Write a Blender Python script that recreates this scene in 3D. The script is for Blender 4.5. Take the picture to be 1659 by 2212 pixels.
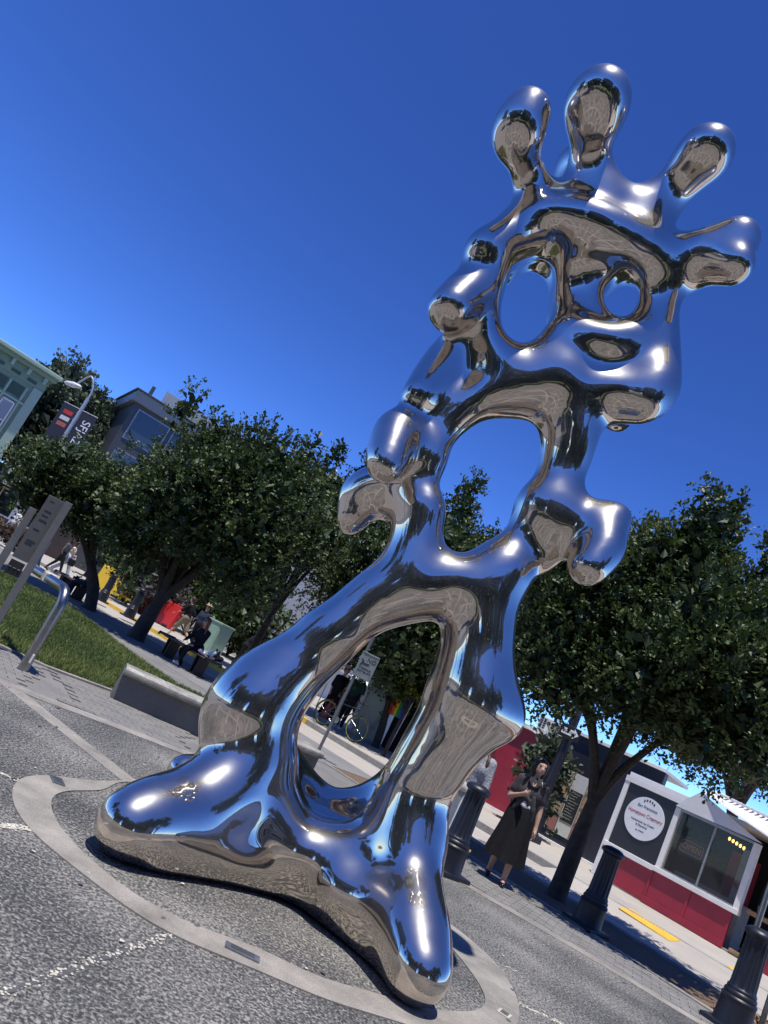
import bpy, bmesh, math, random
import numpy as np
from mathutils import Vector, Matrix

for o in list(bpy.data.objects):
    bpy.data.objects.remove(o, do_unlink=True)
SC = bpy.context.scene
COL = SC.collection
random.seed(7)
RNG = np.random.default_rng(7)

# ------------------------------------------------------------------ camera, sky, sun, exposure
CAM_H, CAM_F = 1.42, 1597.0
PITCH, ROLL = math.atan(363 / 1597.0), math.atan(0.5)
cr, sr, cp, sp = math.cos(ROLL), math.sin(ROLL), math.cos(PITCH), math.sin(PITCH)
cam_data = bpy.data.cameras.new('camera')
cam = bpy.data.objects.new('camera', cam_data)
COL.objects.link(cam)
R_, U_, F_ = Vector((1, 0, 0)), Vector((0, -sp, cp)), Vector((0, cp, sp))
cx, cy, cz = cr * R_ + sr * U_, -sr * R_ + cr * U_, -F_
cam.matrix_world = Matrix(((cx.x, cy.x, cz.x, 0), (cx.y, cy.y, cz.y, 0), (cx.z, cy.z, cz.z, CAM_H), (0, 0, 0, 1)))
cam_data.sensor_fit = 'VERTICAL'
cam_data.sensor_height = 36.0
cam_data.sensor_width = 27.0
cam_data.lens = 36.0 * CAM_F / 2212.0
cam_data.clip_start, cam_data.clip_end = 0.05, 3000
SC.camera = cam

SUN_DIR = Vector((-0.08, -0.23, 0.96)).normalized()
world = bpy.data.worlds.new('World')
SC.world = world
world.use_nodes = True
wn = world.node_tree.nodes
wn.clear()
w_out = wn.new('ShaderNodeOutputWorld')
w_bg = wn.new('ShaderNodeBackground')
w_sky = wn.new('ShaderNodeTexSky')
w_sky.sky_type = 'NISHITA'
w_sky.sun_disc = False
w_sky.sun_elevation = math.asin(SUN_DIR.z)
w_sky.sun_rotation = math.atan2(SUN_DIR.x, SUN_DIR.y)
w_sky.altitude = 1500
w_sky.air_density = 1.0
w_sky.dust_density = 0.0
w_sky.ozone_density = 6.0
w_bg.inputs['Strength'].default_value = 0.11
w_gm = wn.new('ShaderNodeGamma')
w_gm.inputs['Gamma'].default_value = 1.6
w_mx = wn.new('ShaderNodeMix'); w_mx.data_type = 'RGBA'; w_mx.blend_type = 'MULTIPLY'; w_mx.inputs['Factor'].default_value = 1.0
w_mx.inputs['B'].default_value = (0.45, 0.50, 0.63, 1)
world.node_tree.links.new(w_sky.outputs[0], w_gm.inputs['Color'])
world.node_tree.links.new(w_gm.outputs[0], w_mx.inputs['A'])
world.node_tree.links.new(w_mx.outputs['Result'], w_bg.inputs[0])
world.node_tree.links.new(w_bg.outputs[0], w_out.inputs[0])

sun_data = bpy.data.lights.new('sun', 'SUN')
sun_data.energy = 4.6
sun_data.angle = math.radians(0.53)
sun_data.color = (1.0, 0.955, 0.88)
sun = bpy.data.objects.new('sun', sun_data)
COL.objects.link(sun)
sun.rotation_euler = SUN_DIR.to_track_quat('Z', 'Y').to_euler()

SC.view_settings.view_transform = 'Standard'
SC.view_settings.look = 'None'
SC.view_settings.gamma = 1.0
SC.view_settings.use_curve_mapping = False
SC.view_settings.exposure = 0.2

# ------------------------------------------------------------------ survey helpers: where a sighted point stands in the place
def ray(x, y):
    a, b = x - 829.5, y - 1106
    r, u = (a * cr + b * sr) / CAM_F, (a * sr - b * cr) / CAM_F
    return Vector((r, cp - sp * u, sp + cp * u))
def gnd(x, y, z=0.0):
    d = ray(x, y); t = (z - CAM_H) / d.z
    return Vector((d.x * t, d.y * t, z))
def at(x, y, Y):
    d = ray(x, y); t = Y / d.y
    return Vector((d.x * t, Y, CAM_H + d.z * t))

# ------------------------------------------------------------------ materials
MATS = {}
def nodes_of(name):
    m = bpy.data.materials.new(name); m.use_nodes = True
    nt = m.node_tree
    return m, nt, nt.nodes['Principled BSDF']
def mat(name, col, rough=0.6, metal=0.0, var=0.15, scale=8.0, bump=0.0, bscale=60.0, spec=0.5, emit=None, estr=1.0, var2=None):
    """plain painted / woven / cast surface: base colour with noise wear and fine relief"""
    if name in MATS: return MATS[name]
    m, nt, b = nodes_of(name)
    N, L = nt.nodes, nt.links
    tc = N.new('ShaderNodeTexCoord')
    nz = N.new('ShaderNodeTexNoise'); nz.inputs['Scale'].default_value = scale; nz.inputs['Detail'].default_value = 6
    nz.inputs['Roughness'].default_value = 0.65
    L.new(tc.outputs['Object'], nz.inputs['Vector'])
    rp = N.new('ShaderNodeValToRGB')
    c = Vector(col)
    lo, hi = c * (1 - var), c * (1 + var)
    rp.color_ramp.elements[0].position, rp.color_ramp.elements[1].position = 0.32, 0.7
    rp.color_ramp.elements[0].color = (*lo, 1); rp.color_ramp.elements[1].color = (*(var2 or hi), 1)
    L.new(nz.outputs['Fac'], rp.inputs['Fac'])
    L.new(rp.outputs['Color'], b.inputs['Base Color'])
    b.inputs['Roughness'].default_value = rough
    b.inputs['Metallic'].default_value = metal
    b.inputs['Specular IOR Level'].default_value = spec
    if bump:
        n2 = N.new('ShaderNodeTexNoise'); n2.inputs['Scale'].default_value = bscale; n2.inputs['Detail'].default_value = 4
        L.new(tc.outputs['Object'], n2.inputs['Vector'])
        bp = N.new('ShaderNodeBump'); bp.inputs['Strength'].default_value = bump; bp.inputs['Distance'].default_value = 0.01
        L.new(n2.outputs['Fac'], bp.inputs['Height']); L.new(bp.outputs['Normal'], b.inputs['Normal'])
    if emit:
        b.inputs['Emission Color'].default_value = (*emit, 1); b.inputs['Emission Strength'].default_value = estr
    MATS[name] = m
    return m

def mat_chrome():
    m, nt, b = nodes_of('polished_steel')
    N, L = nt.nodes, nt.links
    tc = N.new('ShaderNodeTexCoord')
    nz = N.new('ShaderNodeTexNoise'); nz.inputs['Scale'].default_value = 5.0; nz.inputs['Detail'].default_value = 5
    L.new(tc.outputs['Object'], nz.inputs['Vector'])
    mr = N.new('ShaderNodeMapRange'); mr.inputs['From Min'].default_value = 0.4; mr.inputs['From Max'].default_value = 0.75
    mr.inputs['To Min'].default_value = 0.012; mr.inputs['To Max'].default_value = 0.05
    L.new(nz.outputs['Fac'], mr.inputs['Value']); L.new(mr.outputs[0], b.inputs['Roughness'])
    b.inputs['Base Color'].default_value = (0.66, 0.59, 0.53, 1)
    b.inputs['Metallic'].default_value = 1.0
    n2 = N.new('ShaderNodeTexNoise'); n2.inputs['Scale'].default_value = 3.5; n2.inputs['Detail'].default_value = 1.5
    L.new(tc.outputs['Object'], n2.inputs['Vector'])
    bp = N.new('ShaderNodeBump'); bp.inputs['Strength'].default_value = 0.16; bp.inputs['Distance'].default_value = 0.03
    L.new(n2.outputs['Fac'], bp.inputs['Height']); L.new(bp.outputs['Normal'], b.inputs['Normal'])
    # veiling glare put in as a film: a faint wider sheen over the polish
    glare_veil = N.new('ShaderNodeBsdfPrincipled'); glare_veil.inputs['Base Color'].default_value = (0.6, 0.58, 0.55, 1); glare_veil.inputs['Metallic'].default_value = 1
    glare_veil.inputs['Roughness'].default_value = 0.36
    ms = N.new('ShaderNodeMixShader'); mf = N.new('ShaderNodeMapRange'); mf.inputs['From Min'].default_value = .35; mf.inputs['From Max'].default_value = .7
    mf.inputs['To Min'].default_value = .13; mf.inputs['To Max'].default_value = .27
    L.new(nz.outputs['Fac'], mf.inputs['Value']); L.new(mf.outputs[0], ms.inputs[0])
    L.new(b.outputs[0], ms.inputs[1]); L.new(glare_veil.outputs[0], ms.inputs[2]); L.new(ms.outputs[0], N['Material Output'].inputs['Surface'])
    return m

def mat_aggregate():
    """exposed pebble aggregate: dark worm-like pits in pale cement with stains"""
    m, nt, b = nodes_of('exposed_aggregate')
    N, L = nt.nodes, nt.links
    tc = N.new('ShaderNodeTexCoord')
    big = N.new('ShaderNodeTexNoise'); big.inputs['Scale'].default_value = 0.9; big.inputs['Detail'].default_value = 5
    L.new(tc.outputs['Object'], big.inputs['Vector'])
    n1 = N.new('ShaderNodeTexNoise'); n1.inputs['Scale'].default_value = 58; n1.inputs['Detail'].default_value = 2.5; n1.inputs['Roughness'].default_value = 0.6
    n1.inputs['Distortion'].default_value = 0.6
    L.new(tc.outputs['Object'], n1.inputs['Vector'])
    mx = N.new('ShaderNodeMath'); mx.operation = 'MULTIPLY_ADD'; mx.inputs[1].default_value = 0.46; mx.inputs[2].default_value = -0.23
    L.new(big.outputs['Fac'], mx.inputs[0])
    ad = N.new('ShaderNodeMath'); ad.operation = 'ADD'
    L.new(n1.outputs['Fac'], ad.inputs[0]); L.new(mx.outputs[0], ad.inputs[1])
    rp = N.new('ShaderNodeValToRGB'); e = rp.color_ramp.elements
    e[0].position = 0.38; e[0].color = (0.032, 0.033, 0.035, 1)
    e[1].position = 0.62; e[1].color = (0.29, 0.28, 0.255, 1)
    k = e.new(0.46); k.color = (0.078, 0.078, 0.078, 1)
    k = e.new(0.55); k.color = (0.165, 0.160, 0.148, 1)
    L.new(ad.outputs[0], rp.inputs['Fac'])
    L.new(rp.outputs['Color'], b.inputs['Base Color'])
    b.inputs['Roughness'].default_value = 0.8
    bp = N.new('ShaderNodeBump'); bp.inputs['Strength'].default_value = 0.7; bp.inputs['Distance'].default_value = 0.008
    L.new(n1.outputs['Fac'], bp.inputs['Height']); L.new(bp.outputs['Normal'], b.inputs['Normal'])
    return m

def mat_concrete(name, col, stain=(0.5, 0.5, 0.5), var=0.18, scale=1.6, grain=0.35):
    m, nt, b = nodes_of(name)
    N, L = nt.nodes, nt.links
    tc = N.new('ShaderNodeTexCoord')
    big = N.new('ShaderNodeTexNoise'); big.inputs['Scale'].default_value = scale; big.inputs['Detail'].default_value = 7; big.inputs['Roughness'].default_value = 0.7
    L.new(tc.outputs['Object'], big.inputs['Vector'])
    rp = N.new('ShaderNodeValToRGB'); e = rp.color_ramp.elements
    c = Vector(col)
    e[0].position = 0.3; e[0].color = (*(c * (1 - var * 1.5)), 1)
    e[1].position = 0.68; e[1].color = (*(c * (1 + var * .6)), 1)
    L.new(big.outputs['Fac'], rp.inputs['Fac'])
    fine = N.new('ShaderNodeTexNoise'); fine.inputs['Scale'].default_value = 130; fine.inputs['Detail'].default_value = 3
    L.new(tc.outputs['Object'], fine.inputs['Vector'])
    fr = N.new('ShaderNodeValToRGB'); fr.color_ramp.elements[0].position = 0.35; fr.color_ramp.elements[1].position = 0.6
    fr.color_ramp.elements[0].color = (1 - grain, 1 - grain, 1 - grain, 1); fr.color_ramp.elements[1].color = (1, 1, 1, 1)
    L.new(fine.outputs['Fac'], fr.inputs['Fac'])
    mu = N.new('ShaderNodeMix'); mu.data_type = 'RGBA'; mu.blend_type = 'MULTIPLY'; mu.inputs['Factor'].default_value = 1
    L.new(rp.outputs['Color'], mu.inputs['A']); L.new(fr.outputs['Color'], mu.inputs['B'])
    L.new(mu.outputs['Result'], b.inputs['Base Color'])
    b.inputs['Roughness'].default_value = 0.85
    bp = N.new('ShaderNodeBump'); bp.inputs['Strength'].default_value = 0.35; bp.inputs['Distance'].default_value = 0.004
    L.new(fine.outputs['Fac'], bp.inputs['Height']); L.new(bp.outputs['Normal'], b.inputs['Normal'])
    return m

def mat_leaf(name, c0, c1, c2, rough=0.42, scale=1.1):
    """leaf faces: colour differs from spray to spray (stored per leaf)"""
    m, nt, b = nodes_of(name)
    N, L = nt.nodes, nt.links
    at_ = N.new('ShaderNodeAttribute'); at_.attribute_name = 'tint'; at_.attribute_type = 'GEOMETRY'
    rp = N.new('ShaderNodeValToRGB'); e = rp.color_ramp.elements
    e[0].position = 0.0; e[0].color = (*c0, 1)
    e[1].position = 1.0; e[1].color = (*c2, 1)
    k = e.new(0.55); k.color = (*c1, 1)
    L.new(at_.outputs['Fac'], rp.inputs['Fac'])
    L.new(rp.outputs['Color'], b.inputs['Base Color'])
    b.inputs['Roughness'].default_value = rough
    b.inputs['Specular IOR Level'].default_value = 0.45
    tr = N.new('ShaderNodeBsdfTranslucent'); L.new(rp.outputs['Color'], tr.inputs['Color'])
    ms = N.new('ShaderNodeMixShader'); ms.inputs[0].default_value = 0.16
    out = N['Material Output']
    L.new(b.outputs[0], ms.inputs[1]); L.new(tr.outputs[0], ms.inputs[2]); L.new(ms.outputs[0], out.inputs['Surface'])
    return m

def mat_glass(name, col=(0.55, 0.62, 0.6), rough=0.03, alpha=0.35):
    m, nt, b = nodes_of(name)
    b.inputs['Base Color'].default_value = (*col, 1); b.inputs['Roughness'].default_value = rough
    b.inputs['Alpha'].default_value = alpha; b.inputs['Specular IOR Level'].default_value = 0.6
    return m

# ------------------------------------------------------------------ object helpers
def tag(o, label=None, cat=None, group=None, kind=None):
    if label: o['label'] = label
    if cat: o['category'] = cat
    if group: o['group'] = group
    if kind: o['kind'] = kind
    return o
def empty(name, loc=(0, 0, 0), rz=0.0, label=None, cat=None, group=None):
    o = bpy.data.objects.new(name, None); COL.objects.link(o)
    o.location = loc; o.rotation_euler = (0, 0, rz); o.empty_display_size = 0.1
    return tag(o, label, cat, group)
def copy_tree(o, parent=None):
    c = o.copy(); COL.objects.link(c); c.parent = parent
    for ch in list(o.children): copy_tree(ch, c)
    return c

class MB:
    """collects boxes, tubes, lathes and prisms; build() links them as ONE mesh object"""
    def __init__(s): s.v, s.f = [], []
    def add(s, vs, fs):
        n = len(s.v); s.v += [tuple(p) for p in vs]; s.f += [tuple(i + n for i in q) for q in fs]; return s
    def box(s, c, d, rz=0.0, m=None):
        vs = []
        for x in (-.5, .5):
            for y in (-.5, .5):
                for z in (-.5, .5):
                    p = Vector((x * d[0], y * d[1], z * d[2]))
                    if m is not None: p = m @ p
                    elif rz: p = Matrix.Rotation(rz, 3, 'Z') @ p
                    vs.append(Vector(c) + p)
        return s.add(vs, [(0, 1, 3, 2), (4, 6, 7, 5), (0, 4, 5, 1), (2, 3, 7, 6), (0, 2, 6, 4), (1, 5, 7, 3)])
    def tube(s, pts, rad, n=10, caps=True, closed=False):
        pts = [Vector(p) for p in pts]
        rads = rad if isinstance(rad, (list, tuple)) else [rad] * len(pts)
        vs, fs, prev = [], [], None
        for i, p in enumerate(pts):
            a = pts[i - 1] if (i or closed) else p
            b = pts[(i + 1) % len(pts)] if (i < len(pts) - 1 or closed) else p
            t = (b - a).normalized()
            if prev is None:
                prev = t.cross(Vector((0, 0, 1)) if abs(t.z) < .9 else Vector((1, 0, 0))).normalized()
            prev = (prev - t * prev.dot(t)).normalized()
            q = t.cross(prev)
            for k in range(n):
                an = 2 * math.pi * k / n
                vs.append(p + (prev * math.cos(an) + q * math.sin(an)) * rads[i])
        m = len(pts)
        for i in range(m if closed else m - 1):
            j = (i + 1) % m
            for k in range(n):
                l = (k + 1) % n
                fs.append((i * n + k, i * n + l, j * n + l, j * n + k))
        if caps and not closed:
            fs.append(tuple(range(n))[::-1]); fs.append(tuple((m - 1) * n + k for k in range(n)))
        return s.add(vs, fs)
    def lathe(s, prof, n=20, c=(0, 0, 0), flute=0, fd=0.0, fr=(0, 0)):
        vs, fs = [], []
        for (r, z) in prof:
            for k in range(n):
                a = 2 * math.pi * k / n
                rr = r
                if flute and fr[0] <= z <= fr[1]: rr = r - fd * (0.5 + 0.5 * math.cos(a * flute)) ** 2
                vs.append((c[0] + rr * math.cos(a), c[1] + rr * math.sin(a), c[2] + z))
        m = len(prof)
        for i in range(m - 1):
            for k in range(n):
                l = (k + 1) % n
                fs.append((i * n + k, i * n + l, (i + 1) * n + l, (i + 1) * n + k))
        fs.append(tuple(range(n))[::-1]); fs.append(tuple((m - 1) * n + k for k in range(n)))
        return s.add(vs, fs)
    def prism(s, poly, z0, z1):
        """polygon in plan, extruded upwards"""
        n = len(poly)
        a = sum(poly[i][0] * poly[(i + 1) % n][1] - poly[(i + 1) % n][0] * poly[i][1] for i in range(n))
        if a < 0: poly = poly[::-1]
        vs = [(p[0], p[1], z0) for p in poly] + [(p[0], p[1], z1) for p in poly]
        fs = [tuple(range(n))[::-1], tuple(range(n, 2 * n))] + [(i, (i + 1) % n, n + (i + 1) % n, n + i) for i in range(n)]
        return s.add(vs, fs)
    def slab(s, pts3, nrm, th):
        """flat outline in space, thickened along a direction"""
        n = len(pts3); d = Vector(nrm) * th
        vs = [Vector(p) for p in pts3] + [Vector(p) + d for p in pts3]
        fs = [tuple(range(n))[::-1], tuple(range(n, 2 * n))] + [(i, (i + 1) % n, n + (i + 1) % n, n + i) for i in range(n)]
        return s.add(vs, fs)
    def build(s, name, m, parent=None, smooth=False, bevel=0.0, seg=2, angle=None):
        me = bpy.data.meshes.new(name); me.from_pydata(s.v, [], s.f); me.update()
        if bevel or not smooth:
            bm = bmesh.new(); bm.from_mesh(me); bmesh.ops.recalc_face_normals(bm, faces=bm.faces[:])
            if bevel:
                ed = [e for e in bm.edges if len(e.link_faces) == 2 and e.calc_face_angle(0) > 0.6]
                bmesh.ops.bevel(bm, geom=ed, offset=bevel, segments=seg, affect='EDGES', profile=0.5, clamp_overlap=True)
            bm.to_mesh(me); bm.free()
        o = bpy.data.objects.new(name, me); COL.objects.link(o)
        me.materials.append(m)
        if smooth:
            bm = bmesh.new(); bm.from_mesh(me); bmesh.ops.recalc_face_normals(bm, faces=bm.faces[:]); bm.to_mesh(me); bm.free()
            me.polygons.foreach_set('use_smooth', [True] * len(me.polygons))
            me.set_sharp_from_angle(angle=angle or math.radians(40))
        if parent is not None: o.parent = parent
        return o

def text_obj(name, body, size, m, parent, loc, rot, align='CENTER', ext=0.002, sx=1.0, mirror=False):
    cu = bpy.data.curves.new(name, 'FONT'); cu.body = body; cu.size = size; cu.extrude = ext
    cu.align_x = align; cu.align_y = 'CENTER'
    cu.materials.append(m)
    o = bpy.data.objects.new(name, cu); COL.objects.link(o)
    bpy.context.view_layer.update()
    me = bpy.data.meshes.new_from_object(o.evaluated_get(bpy.context.evaluated_depsgraph_get()))
    bpy.data.objects.remove(o); bpy.data.curves.remove(cu)
    o = bpy.data.objects.new(name, me); COL.objects.link(o)
    if not me.materials: me.materials.append(m)
    o.parent = parent; o.location = loc; o.rotation_euler = rot; o.scale = (-sx if mirror else sx, 1, 1)
    return o

# ------------------------------------------------------------------ soft bodies: tapered limbs melted together, skinned as one surface
def catmull(pts, sub, closed=False):
    P = np.array(pts, float); n = len(P); out = []
    rng = range(n) if closed else range(n - 1)
    for i in rng:
        if closed: p0, p1, p2, p3 = P[i - 1], P[i], P[(i + 1) % n], P[(i + 2) % n]
        else: p0, p1, p2, p3 = P[max(i - 1, 0)], P[i], P[i + 1], P[min(i + 2, n - 1)]
        for k in range(sub):
            t = k / sub
            out.append(0.5 * ((2 * p1) + (-p0 + p2) * t + (2 * p0 - 5 * p1 + 4 * p2 - p3) * t * t + (-p0 + 3 * p1 - 3 * p2 + p3) * t ** 3))
    out.append(P[0] if closed else P[-1])
    return np.array(out)

def melt(chains, h, k, blur=1, margin=None, carve=(), kc=0.08, relax=6, clip=None, wob=None):
    """chains: list of arrays of (x, y, z, radius). Returns verts, quads of the melted surface."""
    margin = margin or 6 * k
    allp = np.concatenate(chains)
    lo = (allp[:, :3] - allp[:, 3:4]).min(0) - margin - 4 * h
    hi = (allp[:, :3] + allp[:, 3:4]).max(0) + margin + 4 * h
    n = np.ceil((hi - lo) / h).astype(int) + 1
    ax = [lo[i] + h * np.arange(n[i]) for i in range(3)]
    S = np.zeros(n, np.float32)
    far = np.float32(margin)
    for ch in chains:
        b0 = np.clip(((ch[:, :3] - ch[:, 3:4]).min(0) - margin - lo) // h, 0, n - 1).astype(int)
        b1 = np.clip(np.ceil(((ch[:, :3] + ch[:, 3:4]).max(0) + margin - lo) / h), 1, n).astype(int)
        D = np.full(b1 - b0, far * 3, np.float32)
        segs = list(zip(ch[:-1], ch[1:])) if len(ch) > 1 else [(ch[0], ch[0])]
        for a, b in segs:
            r = max(a[3], b[3]) + margin
            s0 = np.maximum(((np.minimum(a[:3], b[:3]) - r - lo) // h).astype(int), b0)
            s1 = np.minimum(np.ceil((np.maximum(a[:3], b[:3]) + r - lo) / h).astype(int), b1)
            if (s1 <= s0).any(): continue
            X = (ax[0][s0[0]:s1[0]] - a[0])[:, None, None]; Y = (ax[1][s0[1]:s1[1]] - a[1])[None, :, None]; Z = (ax[2][s0[2]:s1[2]] - a[2])[None, None, :]
            d = b[:3] - a[:3]; L2 = max(float(d @ d), 1e-12)
            t = np.clip((X * d[0] + Y * d[1] + Z * d[2]) / L2, 0, 1).astype(np.float32)
            q = np.sqrt((X - t * d[0]) ** 2 + (Y - t * d[1]) ** 2 + (Z - t * d[2]) ** 2) - (a[3] + (b[3] - a[3]) * t)
            w = tuple(slice(s0[i] - b0[i], s1[i] - b0[i]) for i in range(3))
            D[w] = np.minimum(D[w], q)
        w = tuple(slice(b0[i], b1[i]) for i in range(3))
        S[w] += np.exp(-np.minimum(D, far * 3) / k)
    V = -k * np.log(np.maximum(S, math.exp(-far / k)))
    for fn in carve:
        c = fn(ax[0][:, None, None], ax[1][None, :, None], ax[2][None, None, :]).astype(np.float32)   # >0 inside the hollow
        hh = np.clip(0.5 + 0.5 * (V - c) / kc, 0, 1) if False else None
        e = np.clip(kc - np.abs(V - c), 0, None) / kc
        V = np.maximum(V, c) + e * e * e * kc / 6
    if wob: V = (V + wob(ax[0][:, None, None], ax[1][None, :, None], ax[2][None, None, :])).astype(np.float32)
    for _ in range(blur):
        for i in range(3):
            P = np.pad(V, [(2, 2) if j == i else (0, 0) for j in range(3)], mode='edge')
            sl = lambda o: tuple(slice(o, o + V.shape[j]) if j == i else slice(None) for j in range(3))
            V = (P[sl(0)] + P[sl(4)] + 4 * (P[sl(1)] + P[sl(3)]) + 6 * P[sl(2)]) / 16
    if clip is not None:
        for fn in clip: V = np.maximum(V, fn(ax[0][:, None, None], ax[1][None, :, None], ax[2][None, None, :]).astype(np.float32))
    ins = V < 0
    c8 = [(i, j, l) for i in (0, 1) for j in (0, 1) for l in (0, 1)]
    cnt = np.zeros(np.array(V.shape) - 1, np.int8)
    for (i, j, l) in c8: cnt += ins[i:V.shape[0] - 1 + i, j:V.shape[1] - 1 + j, l:V.shape[2] - 1 + l]
    act = np.argwhere((cnt > 0) & (cnt < 8))
    idx = np.full(cnt.shape, -1, np.int64); idx[tuple(act.T)] = np.arange(len(act))
    val = np.stack([V[act[:, 0] + i, act[:, 1] + j, act[:, 2] + l] for (i, j, l) in c8], 1)
    acc = np.zeros((len(act), 3)); num = np.zeros(len(act))
    for a in range(8):
        for bdim in range(3):
            if c8[a][bdim] == 0:
                cb = list(c8[a]); cb[bdim] = 1; b = c8.index(tuple(cb))
                m = (val[:, a] < 0) != (val[:, b] < 0)
                t = np.where(m, val[:, a] / np.where(m, val[:, a] - val[:, b], 1), 0)
                p = np.array(c8[a], float)[None] + t[:, None] * (np.array(c8[b]) - np.array(c8[a]))[None]
                acc += np.where(m[:, None], p, 0); num += m
    verts = lo + h * (act + acc / num[:, None])
    quads = []
    for d in range(3):
        e1, e2 = [(1, 2), (2, 0), (0, 1)][d]
        A = ins[tuple(slice(0, -1) if i == d else slice(None) for i in range(3))]
        B = ins[tuple(slice(1, None) if i == d else slice(None) for i in range(3))]
        ed = np.argwhere(A != B)
        ok = (ed[:, e1] > 0) & (ed[:, e2] > 0) & (ed[:, e1] < V.shape[e1] - 1) & (ed[:, e2] < V.shape[e2] - 1)
        ed = ed[ok]
        sgn = A[tuple(ed.T)]
        def cell(o1, o2):
            q = ed.copy(); q[:, e1] -= o1; q[:, e2] -= o2
            return idx[tuple(q.T)]
        Q = np.stack([cell(1, 1), cell(0, 1), cell(0, 0), cell(1, 0)], 1)
        Q[~sgn] = Q[~sgn][:, ::-1]
        quads.append(Q)
    Q = np.concatenate(quads)
    E = np.concatenate([Q[:, [0, 1]], Q[:, [1, 2]], Q[:, [2, 3]], Q[:, [3, 0]]])
    deg = np.bincount(E.ravel(), minlength=len(verts)).astype(float)
    for it in range(relax * 2):
        lam = 0.5 if it % 2 == 0 else -0.52
        sm = np.stack([np.bincount(E[:, 0], verts[E[:, 1], c], len(verts)) + np.bincount(E[:, 1], verts[E[:, 0], c], len(verts)) for c in range(3)], 1)
        verts = verts + lam * (sm / deg[:, None] - verts)
    return verts, Q

def np_mesh(name, verts, faces, m, parent=None, smooth=True):
    me = bpy.data.meshes.new(name)
    nv, nf, k = len(verts), len(faces), faces.shape[1]
    me.vertices.add(nv); me.loops.add(nf * k); me.polygons.add(nf)
    me.vertices.foreach_set('co', np.asarray(verts, np.float32).ravel())
    me.loops.foreach_set('vertex_index', np.asarray(faces, np.int32).ravel())
    me.polygons.foreach_set('loop_start', np.arange(0, nf * k, k, dtype=np.int32))
    me.polygons.foreach_set('use_smooth', np.full(nf, smooth))
    me.update(calc_edges=True)
    me.materials.append(m)
    o = bpy.data.objects.new(name, me); COL.objects.link(o)
    if parent is not None: o.parent = parent
    return o
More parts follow.
